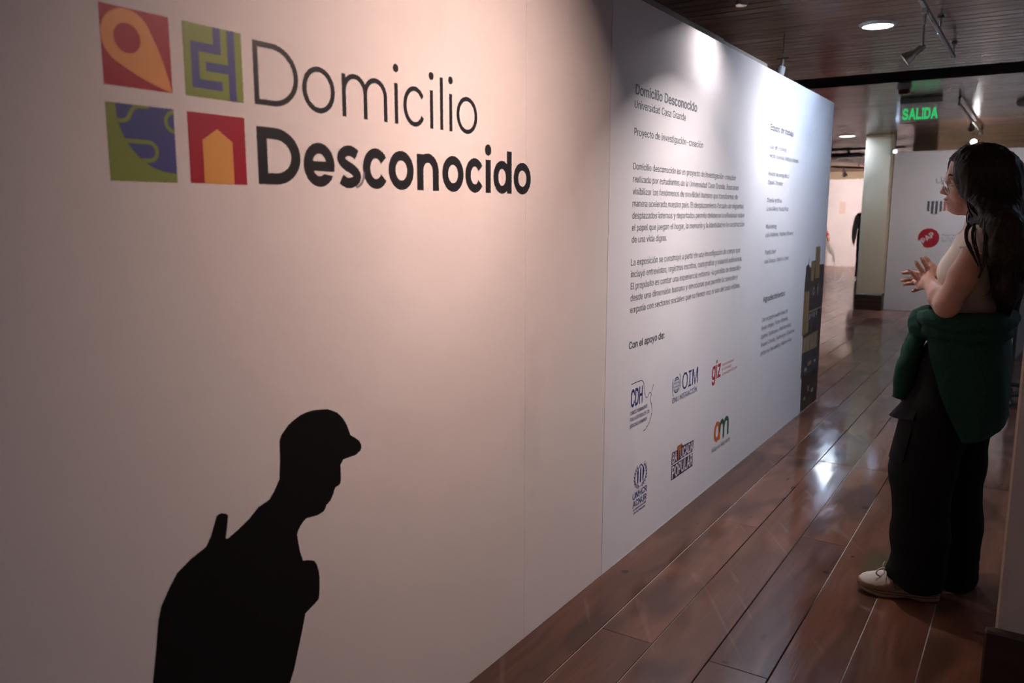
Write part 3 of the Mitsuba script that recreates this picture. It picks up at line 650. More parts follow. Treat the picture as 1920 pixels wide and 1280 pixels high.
# far room: two dark rails, vent and wall-washing lamps
for (y, xs) in ((14.9, (-4.6, -2.0)), (16.4, (-4.8, -2.0))):
    t = thing('cross_rail', 'dark lamp rail across the far ceiling, ' + ('nearer of two' if y < 15 else 'farther of two'), 'track rail')
    put(t + '__rail', box(xs[0], xs[1], y - 0.02, y + 0.02, 2.52, 2.55, 0.003), 'mat_dark_plastic')
    put(t + '__stem', tube([(-3.15, y, 2.55), (-3.15, y, 2.61)], 0.02, 8), 'mat_dark_plastic')
t = thing('ceiling_vent', 'dark slatted air vent in the far ceiling', 'air vent')
put(t + '__frame', box(-3.75, -3.08, 17.1, 17.75, 2.590, 2.612, 0.004), 'mat_plinth')
for i in range(6):
    put(t + '__slat', box(-3.70, -3.13, 17.16 + 0.09 * i, 17.21 + 0.09 * i, 2.580, 2.592, 0.003), 'mat_dark_plastic')
t = thing('slanting_rail', 'slanting lamp rail with three small lamps above the far panel', 'track rail')
put(t + '__rail', tube([(-5.2, 18.6, 2.52), (-3.35, 21.2, 2.52)], 0.022, 8), 'mat_dark_plastic')
for f in (0.2, 0.8):
    put(t + '__stem', tube([(-5.2 + 1.85 * f, 18.6 + 2.6 * f, 2.53), (-5.2 + 1.85 * f, 18.6 + 2.6 * f, 2.612)], 0.010, 8), 'mat_dark_plastic')
for i, f in enumerate((0.35, 0.66, 0.93)):
    x, y = -5.2 + 1.85 * f, 18.6 + 2.6 * f
    b = thing('far_spotlight', f'small dark spotlight on the slanting far rail, {("leftmost", "middle", "rightmost")[i]} of three', 'spotlight')
    put(b + '__arm', tube([(x, y, 2.4985), (x, y, 2.44)], 0.012, 8), 'mat_dark_plastic')
    head(b, (x, y, 2.44), (0.0, 0.8, -0.6), WARM, 30.0 if i == 2 else 0, 1.6, 'mat_dark_plastic')
    if i != 1:
        spot(f'light_far_{i}', (x, y + 0.15, 2.32), (x - 0.1, 24.1, 1.3), SPOT_FAR * 1.5, (1.15, 0.92, 0.84), 65, 25, 1.5)

# exit sign
principled('mat_indicator', (0.5, 0.8, 0.05), 0.4)
t = thing('exit_sign', 'glowing green SALIDA exit sign hanging from the ceiling', 'exit sign')
put(t + '__housing', box(-1.325, -0.945, 9.32, 9.39, 2.556, 2.609, 0.006), 'mat_white_plastic', label='grey housing')
put(t + '__indicator', trimesh.creation.icosphere(1, 0.006).apply_translation((-1.04, 9.316, 2.575)), 'mat_indicator')
V = np.array([(-1.315, 9.355, 2.368), (-0.975, 9.355, 2.368), (-0.975, 9.355, 2.556), (-1.315, 9.355, 2.556)])
scene['mat_acrylic'] = {'type': 'thindielectric', 'int_ior': 1.49}
put(t + '__acrylic_sheet', trimesh.Trimesh(V, [[0, 1, 2], [0, 2, 3]], process=False), 'mat_acrylic', label='clear acrylic sheet')
scene['mat_green_edge'] = {'type': 'twosided', 'bsdf': {'type': 'diffuse', 'reflectance': rgb(0.10, 0.22, 0.10)}}
put(t + '__lit_edge', cat(box(-1.315, -0.975, 9.352, 9.358, 2.364, 2.368), box(-1.318, -1.315, 9.352, 9.358, 2.364, 2.556), box(-0.975, -0.972, 9.352, 9.358, 2.364, 2.556)), 'mat_green_edge', label='greenish sheet edge')
x, glyphs = -1.300, []
for ch, w in zip('SALIDA', (.056, .064, .048, .018, .058, .064)):
    sh_ = text_shape(ch, 0.100, 0.0042)
    m = cat(*[trimesh.creation.extrude_polygon(g_, 0.004, engine='earcut') for g_ in getattr(sh_, 'geoms', [sh_])])
    v = m.vertices
    glyphs.append(trimesh.Trimesh(np.stack([x + (v[:, 0] - v[:, 0].min()) * w / np.ptp(v[:, 0]), 9.349 - v[:, 2] * 0.5, 2.405 + v[:, 1]], 1), m.faces, process=False))
    x += w + 0.0035
put(t + '__lettering', cat(*glyphs), 'mat_green_edge', emitter=emit((0.04, 0.72, 0.20), 0.70, 0.4), label='glowing green letters SALIDA')
t = thing('alarm_siren', 'small white and red alarm box under the ceiling behind the beam', 'alarm')
put(t + '__base', box(-1.200, -1.095, 8.22, 8.32, 2.555, 2.61, 0.006), 'mat_white_plastic')
put(t + '__lens', box(-1.193, -1.102, 8.227, 8.313, 2.512, 2.555, 0.010), 'mat_red_plastic')
t = thing('smoke_detector', 'round white smoke detector at the right edge of the ceiling', 'smoke detector')
put(t + '__dome', lathe([(0.0, -0.05), (0.03, -0.05), (0.05, -0.03), (0.055, 0.0), (0.0, 0.0)], 28, (-0.285, 10.2, ZC)), 'mat_white_plastic', smooth=35)

# ------------------------------------------------------------------ behind the woman at the right edge
t = thing('display_board', 'pale display board with a dark edge behind the woman at the right', 'display board')
A, B = np.array([-0.135, 9.5]), np.array([-0.035, 10.7])
dirv = (B - A) / np.linalg.norm(B - A)
nrm = np.array([dirv[1], -dirv[0]])
def obox(a, b, th, z0, z1):
    q = [a - nrm * th, b - nrm * th, b + nrm * th, a + nrm * th]
    V = np.array([(x, y, z0) for x, y in q] + [(x, y, z1) for x, y in q])
    return trimesh.convex.convex_hull(V)
put(t + '__board', obox(A, B, 0.012, 0.0, 2.0), 'mat_panel_grey')
put(t + '__edge', obox(A - dirv * 0.02, A, 0.016, 0.0, 2.0), 'mat_dark_plastic', label='dark front edge')
t = thing('caster_base', 'black caster base on the floor behind the green sweater', 'stand base')
cx, cy = 0.22, 7.42
put(t + '__hub', lathe([(0, 0.05), (0.05, 0.05), (0.05, 0.14), (0.03, 0.16), (0, 0.16)], 20, (cx, cy, 0)), 'mat_dark_plastic', smooth=35)
for i in range(5):
    a = math.radians(146 + 72 * i)
    e = np.array([cx + 0.40 * math.cos(a), cy + 0.40 * math.sin(a)])
    k = put(t + '__leg', tube([(cx, cy, 0.115), (cx + 0.2 * math.cos(a), cy + 0.2 * math.sin(a), 0.105), (e[0], e[1], 0.085)], [0.03, 0.026, 0.02], 10), 'mat_dark_plastic')
    put(k + '__caster', cat(lathe([(0, -0.011), (0.022, -0.011), (0.026, -0.006), (0.026, 0.006), (0.022, 0.011), (0, 0.011)], 18, (e[0], e[1] - 0.016, 0.027), (0, 1, 0)), lathe([(0, -0.011), (0.022, -0.011), (0.026, -0.006), (0.026, 0.006), (0.022, 0.011), (0, 0.011)], 18, (e[0], e[1] + 0.016, 0.027), (0, 1, 0)), tube([(e[0], e[1], 0.03), (e[0], e[1], 0.09)], 0.008, 8)), 'mat_dark_plastic')
    put(k + '__wheel_cap', lathe([(0, -0.002), (0.010, -0.002), (0.010, 0.002), (0, 0.002)], 12, (e[0], e[1] - 0.029, 0.027), (0, 1, 0)), 'mat_steel')

# ------------------------------------------------------------------ modelling by blended distance fields
def seg(p, a, b, ra, rb):
    a, b = np.float32(a), np.float32(b)
    d = b - a
    q = p - a
    t = np.clip(q @ d / max(float(d @ d), 1e-9), 0, 1)
    q = q - t[:, None] * d
    return np.sqrt((q * q).sum(1)) - (ra + (rb - ra) * t)
def chain(p, pts, rs, k=0.012):
    d = None
    for i in range(len(pts) - 1):
        e = seg(p, pts[i], pts[i + 1], rs[i], rs[i + 1])
        d = e if d is None else smin(d, e, k)
    return d
def ellp(p, c, r, M=None):
    q = p - np.float32(c)
    if M is not None:
        q = q @ np.float32(M)
    r = np.float32(r)
    k0 = np.sqrt(((q / r) ** 2).sum(1))
    k1 = np.sqrt(((q / (r * r)) ** 2).sum(1)) + 1e-9
    return k0 * (k0 - 1) / k1
def smin(a, b, k):
    h = np.clip(k - np.abs(a - b), 0, None) / k
    return np.minimum(a, b) - h * h * k * 0.25
def smax(a, b, k):
    return -smin(-a, -b, k)
def surface(f, lo, hi, h, blk=14, lip=1.35):
    """surface nets of the field f over the box, evaluated only in blocks near the surface"""
    lo, hi = np.float32(lo), np.float32(hi)
    n = np.ceil((hi - lo) / h / blk).astype(int) * blk + 1
    g = np.full(n, 1.0, np.float32)
    nb = (n - 1) // blk
    I = np.stack(np.meshgrid(*[np.arange(k) for k in nb], indexing='ij'), -1).reshape(-1, 3)
    cen = lo + (I + 0.5) * blk * h
    v = f(cen.astype(np.float32))
    near = np.abs(v) < lip * h * blk * 0.87 + 0.012
    loc = np.stack(np.meshgrid(*[np.arange(blk + 1)] * 3, indexing='ij'), -1).reshape(-1, 3)
    for i, (b, val) in enumerate(zip(I, v)):
        if not near[i]:
            s = tuple(slice(k * blk, (k + 1) * blk + 1) for k in b)
            g[s] = np.where(val < 0, -1.0, 1.0)
    J = I[near]
    for c in range(0, len(J), 200):
        B = J[c:c + 200]
        ids = (B[:, None, :] * blk + loc[None]).reshape(-1, 3)
        g[ids[:, 0], ids[:, 1], ids[:, 2]] = f((lo + ids * np.float32(h)).astype(np.float32))
    s = g < 0
    cnt = np.zeros(np.array(n) - 1, np.int8)
    off = [(a, b, c) for a in (0, 1) for b in (0, 1) for c in (0, 1)]
    sl = lambda o: tuple(slice(o[k], n[k] - 1 + o[k]) for k in range(3))
    for o in off:
        cnt += s[sl(o)]
    C = np.argwhere((cnt > 0) & (cnt < 8))
    idx = np.full(np.array(n) - 1, -1, np.int32)
    idx[C[:, 0], C[:, 1], C[:, 2]] = np.arange(len(C))
    acc, w = np.zeros((len(C), 3)), np.zeros(len(C))
    for o in off:
        for ax in range(3):
            if o[ax]:
                continue
            o2 = list(o)
            o2[ax] = 1
            A, Bv = C + o, C + o2
            ga, gb = g[A[:, 0], A[:, 1], A[:, 2]], g[Bv[:, 0], Bv[:, 1], Bv[:, 2]]
            m = (ga < 0) != (gb < 0)
            t = np.where(m, ga / (ga - gb + 1e-12), 0)
            q = A.astype(float)
            q[:, ax] += t
            acc[m] += q[m]
            w[m] += 1
    V = lo + acc / w[:, None] * h
    F = []
    for ax in range(3):
        u, t = [(1, 2), (2, 0), (0, 1)][ax]
        o = [0, 0, 0]
        o[ax] = 1
        A = s[:-1, :-1, :-1]
        Bv = s[tuple(slice(o[k], n[k] - 1 + o[k]) for k in range(3))]
        E = np.argwhere(A != Bv)
        E = E[(E[:, u] > 0) & (E[:, t] > 0)]
        eu, et = np.eye(3, dtype=int)[u], np.eye(3, dtype=int)[t]
        q = [idx[tuple((E - d).T)] for d in (0 * eu, eu, eu + et, et)]
        q = np.stack(q, 1)
        ins = A[tuple(E.T)]
        q = np.where(ins[:, None], q, q[:, ::-1])
        F.append(q[(q >= 0).all(1)])
    F = np.vstack(F)
    m = trimesh.Trimesh(V, np.vstack([F[:, [0, 1, 2]], F[:, [0, 2, 3]]]), process=False)
    return m
def frame(c, yaw, pitch=0.0, roll=0.0):
    """columns forward, left, up of someone looking along -x turned by yaw towards -y, nose down by pitch"""
    f = np.array([-math.cos(yaw) * math.cos(pitch), -math.sin(yaw) * math.cos(pitch), -math.sin(pitch)])
    l = np.array([math.sin(yaw), -math.cos(yaw), 0])
    u = np.cross(f, l)
    if roll:
        l, u = l * math.cos(roll) + u * math.sin(roll), u * math.cos(roll) - l * math.sin(roll)
    return np.array(c, float), np.stack([f, l, u], 1)

# ------------------------------------------------------------------ the woman reading the panel
def m_skin(p, n, uv):
    k = fbm(p.x * 40, p.y * 40, p.z * 40) - 0.5
    return mi.Color3f(0.45, 0.245, 0.185) * (1 + 0.22 * k)
principled('mat_skin', m_skin, 0.48, 0.45, sheen=0.15)
principled('mat_lips', (0.30, 0.09, 0.08), 0.4, 0.5)
principled('mat_hair', lambda p, n, uv: mix((0.005, 0.0032, 0.0026), (0.024, 0.012, 0.008), noise(p.x * 320, p.y * 320, p.z * 14)), 0.55, 0.22)
principled('mat_shirt', lambda p, n, uv: mi.Color3f(0.58, 0.50, 0.44) * (0.94 + 0.1 * noise(p.x * 900, p.y * 900, p.z * 900)), 0.85, 0.2, sheen=0.3)
principled('mat_trousers', lambda p, n, uv: mi.Color3f(0.0075, 0.0072, 0.008) * (0.8 + 0.5 * noise(p.x * 700, p.y * 700, p.z * 700)), 0.85, 0.15)
principled('mat_sweater', lambda p, n, uv: mi.Color3f(0.010, 0.042, 0.030) * (0.7 + 0.6 * noise(p.x * 600, p.y * 600, p.z * 300)), 0.9, 0.15, sheen=0.5)
principled('mat_gold', (0.75, 0.48, 0.18), 0.25, 0.5, metallic=1.0)
principled('mat_nail', (0.66, 0.48, 0.44), 0.2, 0.6)
principled('mat_eye', (0.55, 0.52, 0.50), 0.15, 0.6)
principled('mat_iris', (0.02, 0.012, 0.008), 0.15, 0.6)
principled('mat_shoe_cream', (0.52, 0.47, 0.43), 0.8, 0.2)
principled('mat_shoe_tan', lambda p, n, uv: mi.Color3f(0.24, 0.155, 0.105) * (0.9 + 0.2 * noise(p.x * 300, p.y * 300, p.z * 300)), 0.75, 0.25)
principled('mat_shoe_sole', (0.26, 0.185, 0.135), 0.6, 0.3)
principled('mat_shoe_dark', (0.06, 0.045, 0.038), 0.7, 0.3)
scene['mat_lens'] = {'type': 'thindielectric', 'int_ior': 1.6}

wom = thing('person', 'woman with long dark hair and glasses, green sweater tied over black trousers, reading', 'person')
HC, HM = frame((-0.218, 3.425, 1.572), math.radians(14), math.radians(3), math.radians(-8))
def Hd(f, l, z):
    return HC + HM @ np.array([f, l, z])
BC, BM = frame((-0.195, 3.405, 0.0), math.radians(7))
def Bd(f, l, z):
    return BC + BM @ np.array([f, l, z])
def tohead(p):
    return (p - np.float32(HC)) @ np.float32(HM)
def tobody(p):
    return (p - np.float32(BC)) @ np.float32(BM)

def torso(p):
    q = tobody(p)
    d = ellp(q, (-0.005, 0, 1.25), (0.092, 0.136, 0.165))
    d = smin(d, ellp(q, (0.0, 0, 1.08), (0.088, 0.118, 0.13)), 0.05)
    d = smin(d, ellp(q, (-0.005, 0, 0.93), (0.118, 0.160, 0.13)), 0.05)
    for s in (-1, 1):
        d = smin(d, ellp(q, (0.056, s * 0.062, 1.234), (0.056, 0.064, 0.064)), 0.055)
    d = smin(d, chain(q, [(-0.018, -0.150, 1.372), (-0.022, 0, 1.388), (-0.018, 0.150, 1.372)], [0.048, 0.052, 0.048]), 0.04)
    d = smin(d, seg(q, (-0.028, 0, 1.36), (-0.006, 0, 1.47), 0.052, 0.047), 0.035)
    return d
LS, LE, LW = Bd(-0.010, 0.165, 1.368), np.array([-0.256, 3.190, 1.135]), np.array([-0.334, 3.372, 1.196])
RS, RE, RW = Bd(-0.015, -0.165, 1.368), np.array([-0.068, 3.610, 1.165]), np.array([-0.300, 3.462, 1.210])
def unit(v):
    v = np.asarray(v, float)
    return v / np.linalg.norm(v)
# hands: palm root, then each finger as a bent chain (joints in metres), radii about 8 mm
def handspec(wrist, palm_dir, across, normal, fingers, thumb):
    return wrist, unit(palm_dir), unit(across), unit(normal), fingers, thumb
# left hand: back towards the viewer, fingers up and forward
lp, la = unit((-0.55, 0.62, 0.30)), None
def pxp(x, z, y):
    return np.array([x, y, z])
L_F = [[pxp(-0.347, 1.226, 3.440), pxp(-0.353, 1.250, 3.442), pxp(-0.366, 1.272, 3.436), pxp(-0.372, 1.283, 3.432)],
       [pxp(-0.358, 1.212, 3.430), pxp(-0.371, 1.240, 3.430), pxp(-0.384, 1.259, 3.424), pxp(-0.389, 1.270, 3.420)],
       [pxp(-0.366, 1.193, 3.420), pxp(-0.385, 1.212, 3.416), pxp(-0.400, 1.230, 3.411), pxp(-0.407, 1.237, 3.408)],
       [pxp(-0.366, 1.178, 3.412), pxp(-0.384, 1.190, 3.428), pxp(-0.394, 1.196, 3.442), pxp(-0.398, 1.198, 3.450)]]
L_T = [pxp(-0.334, 1.215, 3.432), pxp(-0.338, 1.240, 3.455), pxp(-0.343, 1.255, 3.462)]
R_F = [[pxp(-0.372, 1.222, 3.478), pxp(-0.400, 1.226, 3.474), pxp(-0.424, 1.227, 3.470), pxp(-0.437, 1.224, 3.468)],
       [pxp(-0.376, 1.206, 3.476), pxp(-0.404, 1.204, 3.472), pxp(-0.426, 1.199, 3.468), pxp(-0.437, 1.194, 3.466)],
       [pxp(-0.374, 1.190, 3.474), pxp(-0.398, 1.187, 3.468), pxp(-0.418, 1.184, 3.464), pxp(-0.428, 1.181, 3.462)],
       [pxp(-0.364, 1.178, 3.472), pxp(-0.380, 1.166, 3.462), pxp(-0.391, 1.160, 3.456), pxp(-0.398, 1.157, 3.452)]]
R_T = [pxp(-0.318, 1.228, 3.462), pxp(-0.340, 1.256, 3.466), pxp(-0.356, 1.278, 3.468), pxp(-0.364, 1.288, 3.468)]
FR = [0.0092, 0.0084, 0.0076, 0.0062]
def hand(p, W, fingers, thumb, tr):
    d = None
    for i, f in enumerate(fingers):
        s = 1.0 if i < 3 else 0.88
        e = chain(p, f, [r * s for r in FR], 0.003)
        d = e if d is None else smin(d, e, 0.0045)
    pm = None
    for f in fingers:
        e = seg(p, W, f[0], 0.020, 0.0122)
        pm = e if pm is None else smin(pm, e, 0.010)
    d = smin(d, pm, 0.006)
    return smin(d, chain(p, [W * 0.6 + thumb[0] * 0.4] + thumb, [0.015, 0.0125, 0.0100, 0.0074, 0.0060][:len(thumb) + 1], 0.004), 0.008)
def head_f(p):
    q = tohead(p)
    d = ellp(q, (-0.008, 0, 0.030), (0.098, 0.074, 0.100))
    d = smin(d, ellp(q, (0.034, 0, -0.040), (0.056, 0.058, 0.080)), 0.03)
    d = smin(d, ellp(q, (0.056, 0, -0.094), (0.027, 0.030, 0.022)), 0.03)
    for s in (-1, 1):
        d = smin(d, ellp(q, (0.052, s * 0.038, -0.035), (0.028, 0.026, 0.028)), 0.02)          # cheeks
        d = smin(d, seg(q, (0.046, s * 0.022, -0.098), (-0.012, s * 0.054, -0.065), 0.016, 0.016), 0.02)   # jaw
        d = smax(d, -ellp(q, (0.092, s * 0.032, 0.004), (0.016, 0.018, 0.012)), 0.014)          # eye sockets
    d = smin(d, chain(q, [(0.086, 0, 0.008), (0.097, 0, -0.018), (0.104, 0, -0.036)], [0.0075, 0.0085, 0.0098], 0.004), 0.010)
    for s in (-1, 1):
        d = smin(d, ellp(q, (0.094, s * 0.011, -0.040), (0.0105, 0.0075, 0.0075)), 0.006)
    d = smin(d, seg(q, (0.082, -0.016, 0.018), (0.082, 0.016, 0.018), 0.012, 0.012), 0.015)
    d = smin(d, ellp(q, (0.078, 0, -0.069), (0.014, 0.024, 0.016)), 0.012)
    d = smin(d, ellp(q, (0.0868, 0, -0.063), (0.010, 0.019, 0.0065)), 0.006)
    d = smin(d, ellp(q, (0.0845, 0, -0.076), (0.010, 0.017, 0.0065)), 0.006)
    for s in (-1, 1):
        e = ellp(q, (-0.012, s * 0.076, -0.012), (0.019, 0.009, 0.032))
        e = smax(e, -ellp(q, (-0.010, s * 0.085, -0.010), (0.011, 0.007, 0.020)), 0.004)
        d = smin(d, e, 0.006)
    return d
def skin(p):
    d = smin(torso(p), head_f(p), 0.02)
    for S, E, W, F, Tn in ((LS, LE, LW, L_F, L_T), (RS, RE, RW, R_F, R_T)):
        up = S * 0.45 + E * 0.55
        a = chain(p, [S, up, E], [0.047, 0.046, 0.040], 0.02)
        fa = E * 0.65 + W * 0.35
        a = smin(a, chain(p, [E, fa, W], [0.038, 0.038, 0.0225], 0.02), 0.02)
        a = smin(a, hand(p, W, F, Tn, 0), 0.014)
        d = smin(d, a, 0.014)
    return d
lo, hi = (-0.47, 3.10, 0.98), (0.03, 3.70, 1.70)
body = surface(skin, lo, hi, 0.0029)
put(wom + '__body', body, 'mat_skin', label='bare skin of the face, neck, arms and clasped hands', smooth=True)
# nails, lips, eyes, brows
def nail(tip, prev, r, side):
    d = unit(tip - prev)
    n = unit(np.asarray(side) - d * (d @ side))
    m = trimesh.creation.icosphere(2, 1.0)
    M = np.eye(4)
    M[:3, :3] = np.stack([d * 0.0085, np.cross(n, d) * 0.0046, n * 0.0020], 1)
    M[:3, 3] = tip + n * r * 0.85 + d * 0.003
    m.apply_transform(M)
    return m
for F, sd in ((L_F[:3], (-0.2, -0.95, 0.25)), (R_F[:3], (-0.2, 0.2, 0.95))):
    for f in F:
        put(wom + '__nail', nail(f[-1], f[-2], 0.0062, sd), 'mat_nail', smooth=True)
def heads(c, r, n=2):
    m = trimesh.creation.icosphere(n, 1.0)
    m.vertices = np.array([Hd(*(np.array(c) + v * r)) for v in m.vertices])
    m.fix_normals()
    return m
put(wom + '__lips', cat(heads((0.0880, 0, -0.0635), (0.0118, 0.0205, 0.0056)), heads((0.0852, 0, -0.0745), (0.0118, 0.0185, 0.0060))), 'mat_lips', smooth=True)
for s in (1, -1):
    k = put(wom + '__eye', heads((0.0745, s * 0.031, 0.003), (0.0115, 0.0125, 0.0095)), 'mat_eye', smooth=True)
    put(k + '__iris', heads((0.0845, s * 0.031, 0.002), (0.0025, 0.0055, 0.0055)), 'mat_iris', smooth=True)
    put(wom + '__eyelid', heads((0.0735, s * 0.031, 0.0085), (0.0135, 0.0145, 0.0065)), 'mat_skin', smooth=True)
    put(wom + '__eyebrow', tube([Hd(0.0905, s * 0.012, 0.022), Hd(0.0890, s * 0.030, 0.028), Hd(0.074, s * 0.048, 0.022)], [0.003, 0.0032, 0.0012], 8), 'mat_hair', smooth=True)
# glasses
gl = wom + '__glasses'
def lens_loop(s, f0=0.102, tilt=0.30):
    pts = []
    for a in np.linspace(0, 2 * math.pi, 28, endpoint=False):
        ca, sa = math.cos(a), math.sin(a)
        e = 2 / 2.6
        L_, Z_ = 0.0255 * math.copysign(abs(ca) ** e, ca), 0.0225 * math.copysign(abs(sa) ** e, sa)
        pts.append((f0 + tilt * Z_ - 0.10 * abs(L_ + 0.0265), s * (0.036 + L_), -0.017 + Z_ + 0.004 * (1 - s)))
    return np.array(pts)
rims = []
for s in (1, -1):
    lp_ = lens_loop(s)
    q = np.array([Hd(*v) for v in lp_])
    rims.append(tube(np.vstack([q, q[:1]]), 0.0013, 8))
    rims.append(tube([Hd(0.0975, s * 0.060, -0.010), Hd(0.086, s * 0.070, -0.008), Hd(0.02, s * 0.078, 0.002), Hd(-0.012, s * 0.079, 0.0)], 0.0014, 8))
rims.append(tube(spline([Hd(0.1035, 0.0105, -0.011), Hd(0.1105, 0.0, -0.006), Hd(0.1035, -0.0105, -0.007)], 8), 0.0013, 8))
k = put(gl, cat(*rims), 'mat_steel', label='thin metal glasses', smooth=True)
for s in (1, -1):
    q = np.array([Hd(*v) for v in lens_loop(s)])
    c = q.mean(0)
    put(k + '__lens', trimesh.Trimesh(np.vstack([q, c[None]]), [[i, (i + 1) % 28, 28] for i in range(28)], process=False), 'mat_lens')
er = np.array([-0.213, 3.316, 1.482])
put(wom + '__hoop_earring', tube([er + 0.017 * np.array([0.35 * math.cos(a), -0.9 * math.cos(a) * 0.3, math.sin(a)]) for a in np.linspace(0, 2 * math.pi, 33)], 0.0017, 8), 'mat_gold', label='gold hoop earring', smooth=True)
wd = unit(LW - LE)
b1 = unit(np.cross(wd, (0, 0, 1)))
b2 = np.cross(wd, b1)
wc = LW - wd * 0.004
put(wom + '__bracelet', tube([wc + 0.0252 * (math.cos(a) * b1 + math.sin(a) * b2) for a in np.linspace(0, 2 * math.pi, 41)], 0.0011, 6), 'mat_gold', label='thin gold wrist chain', smooth=True)

# T-shirt: the torso a little inflated, cap sleeves, open below and at the neck
def vnoise(p, s, seed=0):
    return meshkit.noise(np.asarray(p, float) * s, seed).astype(np.float32) - 0.5
def shirt(p):
    q = tobody(p)
    d = torso(p) - 0.006
    for S, E in ((LS, LE), (RS, RE)):
        up = S * 0.62 + E * 0.38
        sl = seg(p, S, up, 0.0535, 0.0525)
        axis = np.float32(unit(E - S))
        t = (p - np.float32(S)) @ axis
        sl = smax(sl, t - 0.058 - 0.10 * (q[:, 0] * -1.0 + 0.01) * 0.0, 0.006)
        d = smin(d, sl, 0.02)
    fold = vnoise(np.stack([q[:, 0] * 1.2, q[:, 1] * 1.2, q[:, 2] * 3.2], 1), 16) * np.exp(-((q[:, 2] - 1.13) / 0.09) ** 2)
    d = d - 0.0045 * fold - 0.0035 * vnoise(q, 14, 3)
    d = smax(d, 1.03 - q[:, 2], 0.004)
    neck = seg(q, (0.012, 0, 1.50), (0.002, 0, 1.418), 0.094, 0.070)
    return smax(d, -neck, 0.004)
put(wom + '__t_shirt', surface(shirt, (-0.36, 3.14, 1.00), (0.0, 3.68, 1.46), 0.0038), 'mat_shirt', label='cream short-sleeved T-shirt', smooth=True)
for S, E in ((LS, LE),):
    ax = unit(E - S)
    u1 = unit(np.cross(ax, (0, 1, 0.2)))
    u2 = np.cross(ax, u1)
    cc = S + ax * 0.055
    put(wom + '__sleeve_hem', tube([cc + 0.0535 * (math.cos(a) * u1 + math.sin(a) * u2) for a in np.linspace(0, 2 * math.pi, 41)], 0.0022, 8), 'mat_shirt', smooth=True)

# trousers
def trousers(p):
    q = tobody(p)
    d = ellp(q, (0.0, 0, 0.94), (0.125, 0.165, 0.145))
    lg = chain(p, [(-0.235, 3.315, 0.90), (-0.262, 3.300, 0.72), (-0.300, 3.290, 0.50), (-0.288, 3.285, 0.25), (-0.288, 3.285, 0.085)], [0.115, 0.118, 0.106, 0.094, 0.098], 0.04)
    rg = chain(p, [(-0.175, 3.500, 0.90), (-0.195, 3.505, 0.72), (-0.205, 3.508, 0.48), (-0.190, 3.508, 0.25), (-0.190, 3.510, 0.045)], [0.115, 0.110, 0.098, 0.092, 0.100], 0.04)
    # break of the left hem over the shoe
    br = chain(p, [(-0.290, 3.285, 0.12), (-0.350, 3.275, 0.085), (-0.385, 3.268, 0.070)], [0.085, 0.045, 0.020], 0.03)
    lg = smin(lg, br, 0.03)
    d = smin(d, smin(lg, rg, 0.015), 0.05)
    zz = p[:, 2]
    w = np.stack([p[:, 0] * 0.8 + 0.35 * zz, p[:, 1] * 0.8, zz * 1.3], 1)
    d = d - 0.006 * vnoise(w, 9) - 0.004 * vnoise(np.stack([p[:, 0], p[:, 1], zz * 2.6 + p[:, 0]], 1), 17, 5) * np.clip((0.45 - zz) * 4, 0.3, 1.2)
    hem = np.where(p[:, 1] < 3.40, 0.050 + 0.42 * np.clip(-0.305 - p[:, 0], 0, 1) - 0.10 * np.clip(p[:, 1] - 3.27, 0, 0.2), 0.004 + 0.10 * np.clip(-0.15 - p[:, 0], 0, 1))
    return smax(smax(d, hem - zz, 0.004), zz - 1.06, 0.01)
put(wom + '__trousers', surface(trousers, (-0.46, 3.12, -0.01), (0.0, 3.66, 1.08), 0.0055), 'mat_trousers', label='wide black cargo trousers', smooth=True)
def cloth(P, th):
    """a thick sheet from a grid of points (n, m, 3)"""
    n, m, _ = P.shape
    du, dv = np.gradient(P, axis=0), np.gradient(P, axis=1)
    N = np.cross(du, dv)
    N /= np.linalg.norm(N, axis=2, keepdims=True) + 1e-12
    V = np.vstack([(P + N * th / 2).reshape(-1, 3), (P - N * th / 2).reshape(-1, 3)])
    F = []
    at = lambda i, j, s: s * n * m + i * m + j
    for i in range(n - 1):
        for j in range(m - 1):
            a, b, c, d = at(i, j, 0), at(i + 1, j, 0), at(i + 1, j + 1, 0), at(i, j + 1, 0)
            F += [[a, b, c], [a, c, d]]
            a, b, c, d = at(i, j, 1), at(i + 1, j, 1), at(i + 1, j + 1, 1), at(i, j + 1, 1)
            F += [[a, c, b], [a, d, c]]
    rim = [(i, 0) for i in range(n)] + [(n - 1, j) for j in range(1, m)] + [(i, m - 1) for i in range(n - 2, -1, -1)] + [(0, j) for j in range(m - 2, 0, -1)]
    for (i, j), (k, l) in zip(rim, rim[1:] + rim[:1]):
        a, b, c, d = at(i, j, 0), at(k, l, 0), at(k, l, 1), at(i, j, 1)
        F += [[a, c, b], [a, d, c]]
    return trimesh.Trimesh(V, F, process=False)
